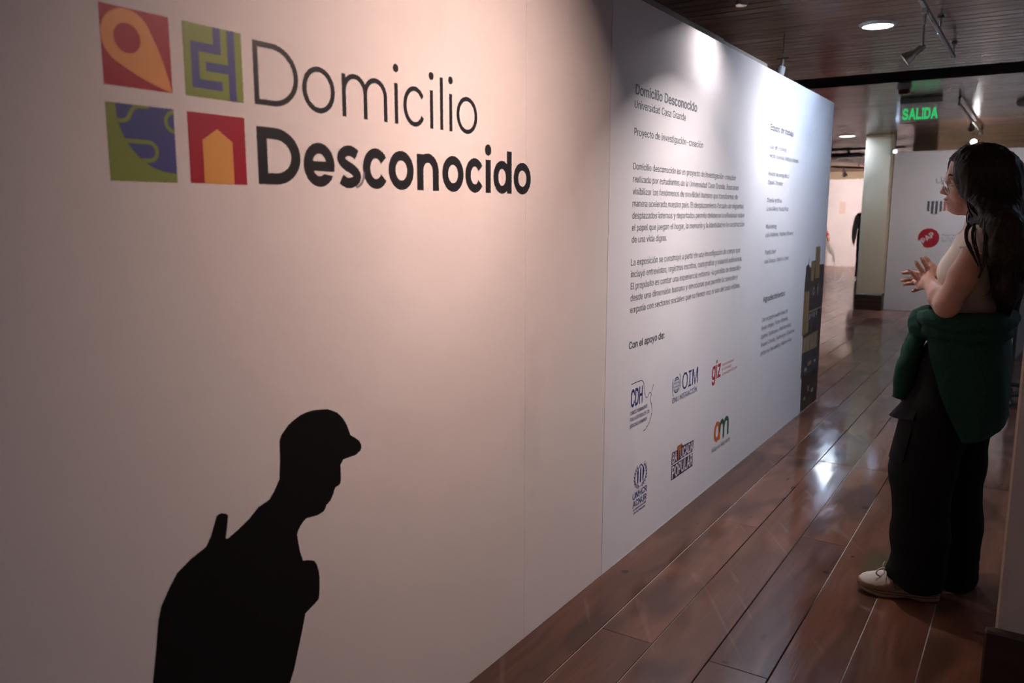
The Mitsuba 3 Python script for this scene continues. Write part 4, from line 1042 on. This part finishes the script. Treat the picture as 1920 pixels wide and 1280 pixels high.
# cargo pocket with its flap on the left thigh
def leg_c(z):
    return np.array([np.interp(z, [0.50, 0.72, 0.90], [-0.300, -0.262, -0.235]), np.interp(z, [0.50, 0.72, 0.90], [3.290, 3.300, 3.315])]), np.interp(z, [0.50, 0.72, 0.90], [0.106, 0.118, 0.115])
pkt = np.zeros((14, 12, 3))
for i in range(14):
    for j in range(12):
        u, v = i / 13, j / 11
        z = 0.725 - 0.190 * u + 0.012 * v
        c, r = leg_c(z)
        a = -0.75 + 1.75 * v
        rr = r + 0.004 + 0.012 * u * (1 - 0.7 * v) + (0.010 * max(0, 1 - v * 4) * u)
        pkt[i, j] = (c[0] - rr * math.cos(a), c[1] - rr * math.sin(a), z)
put(wom + '__cargo_pocket', cloth(pkt, 0.007), 'mat_trousers', label='black cargo pocket', smooth=40)
fl = np.zeros((8, 12, 3))
for i in range(8):
    for j in range(12):
        u, v = i / 7, j / 11
        z = 0.755 - 0.050 * u + 0.010 * v - 0.014 * u * math.sin(3.1 * v)
        c, r = leg_c(z)
        a = -0.80 + 1.85 * v
        rr = r + 0.008 + 0.010 * u + 0.026 * u * math.exp(-((v - 0.42) / 0.16) ** 2)
        fl[i, j] = (c[0] - rr * math.cos(a), c[1] - rr * math.sin(a), z)
put(wom + '__pocket_flap', cloth(fl, 0.006), 'mat_trousers', label='black cargo pocket flap', smooth=40)

# sweater tied round the waist
top = spline([(-0.318, 3.262), (-0.262, 3.232), (-0.190, 3.222), (-0.118, 3.262), (-0.082, 3.340), (-0.076, 3.430), (-0.100, 3.530), (-0.170, 3.592), (-0.240, 3.590)], 60)
mid = spline([(-0.262, 3.175), (-0.215, 3.168), (-0.150, 3.172), (-0.085, 3.215), (-0.052, 3.320), (-0.050, 3.440), (-0.075, 3.560), (-0.150, 3.628), (-0.230, 3.636)], 60)
bot = spline([(-0.172, 3.150), (-0.142, 3.150), (-0.105, 3.170), (-0.070, 3.225), (-0.050, 3.330), (-0.050, 3.450), (-0.080, 3.570), (-0.140, 3.632), (-0.200, 3.640)], 60)
ztop, NV = 1.045, 44
P = np.zeros((60, NV, 3))
for i in range(60):
    u = i / 59
    zb = np.interp(u, [0, 0.10, 0.22, 0.36, 0.55, 0.8, 1.0], [0.668, 0.682, 0.702, 0.732, 0.738, 0.71, 0.69])
    for j in range(NV):
        v = j / (NV - 1)
        z = ztop + (zb - ztop) * v
        w0, w1, w2 = (1 - v) * (1 - 2 * v), 4 * v * (1 - v), v * (2 * v - 1)
        xy = w0 * top[i] + w1 * mid[i] + w2 * bot[i]
        P[i, j] = (xy[0], xy[1], z)
nz = meshkit.noise(np.stack([P[..., 0] * 14 + P[..., 2] * 3, P[..., 1] * 14, P[..., 2] * 4], -1), 4) - 0.5
nz2 = meshkit.noise(np.stack([P[..., 0] * 30, P[..., 1] * 30, P[..., 2] * 9], -1), 9) - 0.5
out = P - np.array([-0.2, 3.42, 0])
out[..., 2] = 0
out /= np.linalg.norm(out, axis=2, keepdims=True)
vv = np.linspace(0, 1, NV)[None, :, None]
P = P + out * (0.030 * nz + 0.012 * nz2)[..., None] * (0.3 + 0.7 * vv)
put(wom + '__sweater', cloth(P, 0.011), 'mat_sweater', label='dark green sweater tied round the waist', smooth=50)
hemP = P[:, -1]
put(wom + '__sweater__hem_band', tube(hemP + out[:, -1] * 0.001, 0.0085, 8), 'mat_sweater', smooth=True)
def rope(pts, rs, n=46, amp=0.006, seed=1, f=40):
    q = spline(pts, n)
    r = np.interp(np.linspace(0, 1, n), np.linspace(0, 1, len(rs)), rs)
    m = tube(q, r, 22)
    m.vertices = m.vertices + m.vertex_normals * (amp * (meshkit.noise(m.vertices * f, seed) - 0.5))[:, None]
    return m
wband = [(-0.330, 3.300, 1.070), (-0.300, 3.240, 1.078), (-0.235, 3.212, 1.074), (-0.165, 3.214, 1.072), (-0.105, 3.262, 1.075), (-0.078, 3.345, 1.080), (-0.075, 3.430, 1.080), (-0.100, 3.530, 1.078), (-0.170, 3.590, 1.072), (-0.250, 3.580, 1.068), (-0.305, 3.500, 1.064), (-0.325, 3.400, 1.066)]
put(wom + '__sweater__waist_roll', cat(rope(wband, [0.032, 0.036, 0.038, 0.038, 0.036, 0.036, 0.036, 0.035, 0.035, 0.033, 0.030, 0.030], 90, 0.012), rope([(a, b, c - 0.040) for a, b, c in wband[:9]], [0.024, 0.027, 0.028, 0.028, 0.030, 0.03, 0.03, 0.028, 0.026], 80, 0.010, 3)), 'mat_sweater', smooth=True)
put(wom + '__sweater__knot', rope([(-0.318, 3.33, 1.095), (-0.350, 3.31, 1.075), (-0.352, 3.285, 1.045), (-0.325, 3.27, 1.025), (-0.305, 3.30, 1.035)], [0.026, 0.034, 0.034, 0.030, 0.024], 40, 0.010, 5), 'mat_sweater', smooth=True)
put(wom + '__sweater__sleeve', rope([(-0.325, 3.285, 1.045), (-0.352, 3.270, 0.990), (-0.372, 3.262, 0.900), (-0.386, 3.262, 0.820), (-0.392, 3.265, 0.775)], [0.026, 0.030, 0.037, 0.037, 0.026], 46, 0.010, 6, 20), 'mat_sweater', smooth=True)
put(wom + '__sweater__sleeve', rope([(-0.330, 3.34, 1.06), (-0.366, 3.345, 0.99), (-0.378, 3.345, 0.88), (-0.376, 3.342, 0.79), (-0.368, 3.340, 0.742)], [0.026, 0.030, 0.034, 0.034, 0.028], 46, 0.010, 7, 20), 'mat_sweater', smooth=True)

# shoes
def shoe(ox, oy, yaw, key):
    c, s = math.cos(yaw), math.sin(yaw)
    # local: f forward from the heel (0 .. 0.285), l left, z up
    def W(v):
        v = np.asarray(v, float)
        return np.stack([ox - c * v[..., 0] + s * v[..., 1], oy - s * v[..., 0] - c * v[..., 1], v[..., 2]], -1)
    n = 64
    def outline(scale_l, f0, f1):
        a = np.linspace(0, 2 * math.pi, n, endpoint=False)
        f = (f0 + f1) / 2 + (f1 - f0) / 2 * np.sign(np.cos(a)) * np.abs(np.cos(a)) ** 0.85
        w = np.interp((f - f0) / (f1 - f0), [0, .15, .35, .55, .75, .9, 1], [.70, .84, .76, .84, 1.0, .90, .62]) * 0.049 * scale_l
        return f, np.sin(a) * w
    rings = []
    for sc, df, zb in ((0.94, 0.004, 0.0), (1.0, 0.0, 0.006), (1.03, 0.001, 0.020), (1.0, 0.0, 0.034), (0.95, 0.004, 0.040)):
        f, l = outline(sc, df, 0.290 - df)
        toe = np.clip((f - 0.20) / 0.09, 0, 1) ** 2 * 0.016
        arch = np.exp(-((f - 0.118) / 0.035) ** 2) * 0.010 if zb < 0.01 else 0
        rings.append(W(np.stack([f, l, zb + toe + arch + (0.006 * np.clip(1 - f / 0.12, 0, 1) if zb > 0.03 else 0)], 1)))
    V = np.vstack(rings + [rings[0].mean(0)[None], rings[-1].mean(0)[None]])
    F = []
    for r in range(4):
        for j in range(n):
            a, b = r * n + j, r * n + (j + 1) % n
            F += [[a, b, b + n], [a, b + n, a + n]]
    for j in range(n):
        F += [[5 * n, (j + 1) % n, j], [5 * n + 1, 4 * n + j, 4 * n + (j + 1) % n]]
    sole = trimesh.Trimesh(V, F, process=False)
    sole.fix_normals()
    put(key + '__sole', sole, 'mat_shoe_sole', label='thick tan rubber sole', smooth=50)
    for zg in (0.018, 0.027):
        f, l = outline(1.035, 0.0, 0.291)
        toe = np.clip((f - 0.20) / 0.09, 0, 1) ** 2 * 0.016
        q = W(np.stack([f, l, zg + toe], 1))
        put(key + '__sole_line', tube(np.vstack([q, q[:1]]), 0.0013, 6), 'mat_shoe_dark')
    def up(p):
        q = p - np.float32([ox, oy, 0])
        f = -c * q[:, 0] - s * q[:, 1]
        l = s * q[:, 0] - c * q[:, 1]
        z = q[:, 2]
        o = np.stack([f, l, z], 1)
        d = smin(ellp(o, (0.196, 0, 0.040), (0.080, 0.046, 0.040)), ellp(o, (0.243, 0, 0.042), (0.043, 0.041, 0.030)), 0.02)
        d = smin(d, chain(o, [(0.205, 0, 0.055), (0.150, 0, 0.078), (0.105, 0, 0.100)], [0.026, 0.030, 0.032], 0.02), 0.03)
        d = smin(d, ellp(o, (0.062, 0, 0.050), (0.060, 0.040, 0.062)), 0.03)
        return smax(d, 0.030 - z, 0.003)
    lo = np.array([ox - 0.32, oy - 0.14, 0.02])
    put(key + '__upper', surface(up, lo, (ox + 0.06, oy + 0.10, 0.15), 0.0038), 'mat_shoe_cream', label='cream mesh upper', smooth=True)
    def guard(p):
        q = p - np.float32([ox, oy, 0])
        f = -c * q[:, 0] - s * q[:, 1]
        l = s * q[:, 0] - c * q[:, 1]
        z = q[:, 2]
        lim = np.interp(f, [0, .10, .16, .20, .225, .27, .30], [.10, .085, .075, .055, .050, .052, .06]).astype(np.float32)
        return smax(up(p) - 0.0025, np.maximum(z - lim, -(z - 0.031)) , 0.002)
    put(key + '__overlay', surface(guard, lo, (ox + 0.06, oy + 0.10, 0.15), 0.0038), 'mat_shoe_tan', label='tan leather overlay', smooth=True)
    laces = []
    for i, f in enumerate((0.226, 0.208, 0.190)):
        z = 0.073 + 0.0085 * i
        laces.append(tube(spline([W((f, -0.024, z - 0.012)), W((f + 0.004, 0, z + 0.006)), W((f, 0.024, z - 0.012))], 10), 0.0028, 8))
    if True:
        laces.append(tube(spline([W((0.198, 0.0, 0.090)), W((0.211, 0.022, 0.108)), W((0.229, 0.034, 0.092)), W((0.216, 0.030, 0.080)), W((0.198, 0.008, 0.094))], 18), 0.0028, 8))
        laces.append(tube(spline([W((0.198, 0.0, 0.090)), W((0.202, -0.004, 0.112)), W((0.196, -0.008, 0.126))], 8), 0.0026, 8))
        laces.append(tube(spline([W((0.198, 0.0, 0.090)), W((0.194, 0.028, 0.095)), W((0.196, 0.044, 0.074))], 8), 0.0026, 8))
    put(key + '__laces', cat(*laces), 'mat_shoe_cream', label='pale laces', smooth=True)
    for i, (fa, za, fb, zb) in enumerate(((0.172, .082, 0.158, .043), (0.150, .083, 0.128, .043), (0.128, .083, 0.104, .043))):
        put(key + '__stripe', tube(spline([W((fa, 0.030, za)), W(((fa + fb) / 2, 0.0435, (za + zb) / 2)), W((fb, 0.0462, zb))], 8), 0.0022, 8), 'mat_shoe_dark')
shoe(-0.205, 3.305, math.radians(13), wom + '__shoe')
shoe(-0.100, 3.520, math.radians(6), wom + '__shoe_001')

# hair: one blended mass with strand relief, loose locks and fly-aways
def W3(x, y, z):
    return np.array([x, y, z], float)
H_CH = [([Hd(0.036, 0.074, 0.040), Hd(0.012, 0.084, -0.045), W3(-0.192, 3.326, 1.465), W3(-0.150, 3.282, 1.395), W3(-0.112, 3.290, 1.290), W3(-0.100, 3.310, 1.180)], [0.030, 0.030, 0.037, 0.040, 0.038, 0.014]),
        ([Hd(-0.080, 0.050, 0.020), W3(-0.114, 3.350, 1.460), W3(-0.098, 3.335, 1.340), W3(-0.088, 3.345, 1.210), W3(-0.082, 3.350, 1.105)], [0.056, 0.060, 0.050, 0.042, 0.014]),
        ([Hd(-0.085, 0.0, 0.0), W3(-0.105, 3.420, 1.470), W3(-0.083, 3.410, 1.350), W3(-0.076, 3.405, 1.210), W3(-0.073, 3.405, 1.085)], [0.048, 0.048, 0.044, 0.041, 0.016]),
        ([Hd(-0.080, -0.050, 0.010), W3(-0.118, 3.495, 1.460), W3(-0.098, 3.490, 1.340), W3(-0.090, 3.480, 1.210), W3(-0.085, 3.470, 1.120)], [0.050, 0.048, 0.044, 0.038, 0.012]),
        ([Hd(0.030, -0.074, 0.040), Hd(0.004, -0.084, -0.045), W3(-0.190, 3.520, 1.455), W3(-0.165, 3.545, 1.390), W3(-0.140, 3.540, 1.300)], [0.030, 0.030, 0.032, 0.032, 0.012])]
H_CH += [([Hd(0.004, 0.084, -0.045), W3(-0.168, 3.275, 1.448), W3(-0.126, 3.200, 1.400), W3(-0.116, 3.166, 1.335), W3(-0.134, 3.160, 1.285)], [0.030, 0.034, 0.034, 0.026, 0.005]),
         ([W3(-0.130, 3.300, 1.440), W3(-0.085, 3.225, 1.395), W3(-0.075, 3.205, 1.310), W3(-0.082, 3.240, 1.200), W3(-0.088, 3.280, 1.110)], [0.040, 0.044, 0.044, 0.038, 0.012])]
def hairf(p):
    q = tohead(p)
    cap = ellp(q, (-0.012, 0, 0.030), (0.113, 0.090, 0.104))
    d = cap
    for pts, rs in H_CH:
        d = smin(d, chain(p, pts, rs, 0.03), 0.06)
    c = np.interp(q[:, 2], [-0.13, -0.100, -0.077, -0.033, 0.016, 0.060, 0.084, 0.100, 0.12], [0.048, 0.020, 0.022, 0.066, 0.084, 0.090, 0.095, 0.116, 0.16]).astype(np.float32)
    c = c - 0.030 * np.clip((0.055 - np.abs(q[:, 1])) / 0.03, 0, 1) * np.clip((0.095 - q[:, 2]) / 0.05, 0, 1)
    face = np.where(q[:, 2] > -0.135, q[:, 0] - c, -0.05)
    face = np.minimum(face, (q[:, 2] + 0.135) * 0.8 + 0.0)
    d = smax(d, face * 0.8, 0.008)
    pz = np.stack([p[:, 0], p[:, 1], p[:, 2] * 0.06], 1)
    part = np.exp(-(q[:, 1] / 0.006) ** 2) * np.clip((q[:, 2] - 0.05) * 20, 0, 1)
    return d - 0.007 * vnoise(pz, 38, 2) - 0.0055 * vnoise(pz, 120, 4) + 0.003 * part
put(wom + '__hair', surface(hairf, (-0.36, 3.10, 1.03), (0.01, 3.62, 1.72), 0.0034), 'mat_hair', label='long dark brown hair falling to the waist', smooth=True)
locks = [([(-.205, 3.335, 1.500), (-.226, 3.320, 1.470), (-.234, 3.305, 1.440), (-.222, 3.290, 1.414), (-.200, 3.284, 1.424), (-.192, 3.292, 1.445)], .010),
         ([(-.195, 3.330, 1.480), (-.214, 3.300, 1.440), (-.230, 3.262, 1.400), (-.226, 3.226, 1.362), (-.206, 3.188, 1.322), (-.182, 3.158, 1.276)], .008),
         ([(-.190, 3.315, 1.460), (-.204, 3.262, 1.425), (-.206, 3.200, 1.370), (-.186, 3.162, 1.312), (-.172, 3.148, 1.258)], .008),
         ([(-.160, 3.260, 1.450), (-.162, 3.200, 1.430), (-.158, 3.170, 1.375), (-.154, 3.150, 1.310), (-.166, 3.150, 1.236)], .010),
         ([(-.122, 3.285, 1.310), (-.122, 3.255, 1.230), (-.134, 3.245, 1.185), (-.152, 3.240, 1.168)], .004)]
lr = random.Random(5)
for pts, r in locks:
    q = spline(pts, 30) + np.array([0.014 if pts[0][0] < -0.18 else 0.0, 0, 0])
    if pts[0][0] < -0.18:
        q[:, 1] -= 0.026 * np.clip((1.445 - q[:, 2]) / 0.05, 0, 1)
    t = np.linspace(0, 1, 30)
    hairs = []
    for i in range(16):
        a, w = lr.uniform(0, 6.28), r * lr.uniform(0.1, 0.95)
        o = np.stack([np.cos(a + 2.5 * t), np.sin(a + 2.5 * t) * 0.6, np.sin(a + 2.5 * t) * 0.6], 1) * w * np.interp(t, [0, .2, .7, 1], [.6, 1, .8, .25])[:, None]
        hairs.append(tube(q + o, np.interp(t, [0, .2, .8, 1], [.17, .21, .13, .02]) * r, 5))
    put(wom + '__hair__lock', cat(*hairs), 'mat_hair', smooth=True)
hr = random.Random(11)
strands = []
for i in range(220):
    pts, rs = H_CH[hr.choice((0, 1, 1, 2, 2, 2, 3, 5, 6, 6))]
    q = spline(pts, 26)
    r = np.interp(np.linspace(0, 1, 26), np.linspace(0, 1, len(rs)), rs)
    a, w = hr.uniform(0, 6.28), hr.uniform(0.85, 1.04)
    ph = hr.uniform(0, 6.28)
    t = np.linspace(0, 1, 26)
    off = np.stack([np.cos(a + 0.35 * np.sin(5 * t + ph)), np.sin(a + 0.35 * np.sin(5 * t + ph)), np.zeros(26)], 1) * (r * w)[:, None]
    off = off + np.array([0.006 * math.cos(ph), 0.006 * math.sin(ph), 0]) * (t ** 3)[:, None]
    q = q + off
    q[:, 2] -= t ** 4 * hr.uniform(-0.03, 0.045)
    s = hr.randrange(4, 9)
    strands.append(tube(q[s:], np.interp(t[s:], [0, .4, .8, 1], [.0016, .0032, .0026, .0006]), 6))
put(wom + '__hair__strands', cat(*strands), 'mat_hair', kind='stuff', smooth=True)
fly = []
for i in range(26):
    b = Hd(hr.uniform(-0.02, 0.055), hr.uniform(-0.03, 0.05), 0.0)
    f_ = (b - HC) @ HM
    zt = 0.030 + 0.104 * math.sqrt(max(0.02, 1 - ((f_[0] + 0.012) / 0.113) ** 2 - (f_[1] / 0.09) ** 2))
    p0 = Hd(f_[0], f_[1], zt - 0.004)
    d1, h1 = hr.uniform(-0.02, 0.02), hr.uniform(0.004, 0.016)
    fly.append(tube(spline([p0, p0 + W3(d1 * 0.5, 0.002, h1 * 0.8), p0 + W3(d1, 0.004, h1)], 7), 0.00045, 4))
put(wom + '__hair__flyaways', cat(*fly), 'mat_hair', kind='stuff')

# ------------------------------------------------------------------ two visitors far behind
principled('mat_jacket_black', (0.012, 0.013, 0.016), 0.8, 0.2)
principled('mat_sleeve_grey', (0.62, 0.58, 0.56), 0.8, 0.2)
principled('mat_jeans', (0.022, 0.035, 0.075), 0.85, 0.2)
principled('mat_red_cloth', (0.26, 0.02, 0.03), 0.8, 0.2)
principled('mat_dark_cloth', (0.014, 0.015, 0.018), 0.85, 0.2)
def visitor(cx, cy, yaw, label, torso_mat, sleeve_mat, leg_mat, shoe_mat, hs=1.0, arm=0.0):
    t = thing('person', label, 'person')
    C, M = frame((cx, cy, 0.0), yaw)
    def loc(p):
        return ((p - np.float32(C)) @ np.float32(M)) / hs
    def w(v):
        return C + M @ (np.array(v, float) * hs)
    ARM = {s: [(-0.01, s * 0.185, 1.40), (-0.03 + arm * 0.05, s * 0.235, 1.13), (0.05 + arm * 0.12, s * 0.245, 0.90)] for s in (-1, 1)}
    def body(p):
        q = loc(p)
        d = ellp(q, (0.0, 0, 1.615), (0.098, 0.078, 0.115))
        d = smin(d, ellp(q, (0.085, 0, 1.60), (0.025, 0.014, 0.02)), 0.02)
        d = smin(d, seg(q, (-0.02, 0, 1.38), (-0.005, 0, 1.54), 0.06, 0.052), 0.03)
        d = smin(d, ellp(q, (0, 0, 1.20), (0.10, 0.15, 0.25)), 0.04)
        d = smin(d, ellp(q, (0, 0, 0.95), (0.10, 0.15, 0.14)), 0.05)
        for s in (-1, 1):
            d = smin(d, chain(q, ARM[s], [0.045, 0.036, 0.026], 0.02), 0.02)
            h = ARM[s][2]
            d = smin(d, seg(q, h, (h[0] + 0.02, h[1], h[2] - 0.08), 0.028, 0.030), 0.02)
            for i in range(4):
                d = smin(d, chain(q, [(h[0] + 0.055 - 0.02 * i, h[1], h[2] - 0.085), (h[0] + 0.060 - 0.02 * i, h[1] - s * 0.006, h[2] - 0.13), (h[0] + 0.056 - 0.02 * i, h[1] - s * 0.014, h[2] - 0.165 + 0.006 * i)], [0.010, 0.0095, 0.008], 0.004), 0.006)
            d = smin(d, chain(q, [(h[0] + 0.03, h[1] - s * 0.01, h[2] - 0.03), (h[0] + 0.065, h[1] - s * 0.02, h[2] - 0.07), (h[0] + 0.07, h[1] - s * 0.02, h[2] - 0.10)], [0.012, 0.011, 0.009], 0.006), 0.008)
            d = smin(d, chain(q, [(0, s * 0.085, 0.90), (0.01, s * 0.09, 0.50), (-0.01, s * 0.09, 0.06)], [0.085, 0.055, 0.04], 0.03), 0.03)
        return d * hs
    B = 0.36 * hs
    put(t + '__body', surface(body, (cx - B, cy - B, 0.0), (cx + B, cy + B, 1.78 * hs), 0.012, 10), 'mat_skin', smooth=True)
    def hair(p):
        q = loc(p)
        return smax(ellp(q, (-0.012, 0, 1.630), (0.110, 0.090, 0.118)), np.maximum(q[:, 0] - 0.055, 0) * 2 - 0.004 + np.minimum((1.66 - q[:, 2]) * 0.0, 0), 0.01) * hs
    put(t + '__hair', surface(hair, (cx - 0.2, cy - 0.2, 1.4 * hs), (cx + 0.2, cy + 0.2, 1.80 * hs), 0.014, 8), 'mat_hair', smooth=True)
    def jacket(p):
        q = loc(p)
        d = ellp(q, (0, 0, 1.20), (0.135, 0.185, 0.28))
        d = smin(d, ellp(q, (0, 0, 0.98), (0.135, 0.185, 0.18)), 0.05)
        d = smin(d, chain(q, [(0, -0.16, 1.40), (0, 0, 1.42), (0, 0.16, 1.40)], [0.065, 0.07, 0.065], 0.03), 0.05)
        return smax(d - 0.01 * vnoise(q, 9, 8), 0.84 - q[:, 2], 0.01) * hs
    put(t + '__jacket', surface(jacket, (cx - B, cy - B, 0.75 * hs), (cx + B, cy + B, 1.55 * hs), 0.014, 10), torso_mat, smooth=True)
    for s in (1, -1):
        k = put(t + '__sleeve', rope([w(v) for v in ARM[s]], [0.062 * hs, 0.056 * hs, 0.044 * hs], 30, 0.012, 4, 22), sleeve_mat, smooth=True)
        put(t + '__trouser_leg', rope([w((0, s * 0.085, 0.92)), w((0.012, s * 0.09, 0.50)), w((-0.01, s * 0.095, 0.06))], [0.105 * hs, 0.085 * hs, 0.082 * hs], 40, 0.014, 5, 16), leg_mat, smooth=True)
        def sh(p, s=s):
            q = loc(p)
            d = smin(ellp(q, (0.075, s * 0.1, 0.045), (0.13, 0.045, 0.045)), ellp(q, (-0.02, s * 0.1, 0.06), (0.06, 0.042, 0.07)), 0.04)
            return smax(d, 0.004 - q[:, 2], 0.004) * hs
        put(t + '__shoe', surface(sh, (cx - B, cy - B, -0.01), (cx + B, cy + B, 0.15), 0.011, 8), shoe_mat, smooth=True)
    return t
visitor(-3.275, 19.55, math.radians(-80), 'visitor in a black jacket with grey sleeves and jeans, half hidden by the cream pillar', 'mat_jacket_black', 'mat_sleeve_grey', 'mat_jeans', 'mat_shoe_cream', 1.0)
visitor(-5.03, 22.75, math.radians(160), 'visitor in red and dark clothes almost hidden by the end of the text panel', 'mat_red_cloth', 'mat_red_cloth', 'mat_dark_cloth', 'mat_dark_cloth', 0.98, 1.0)
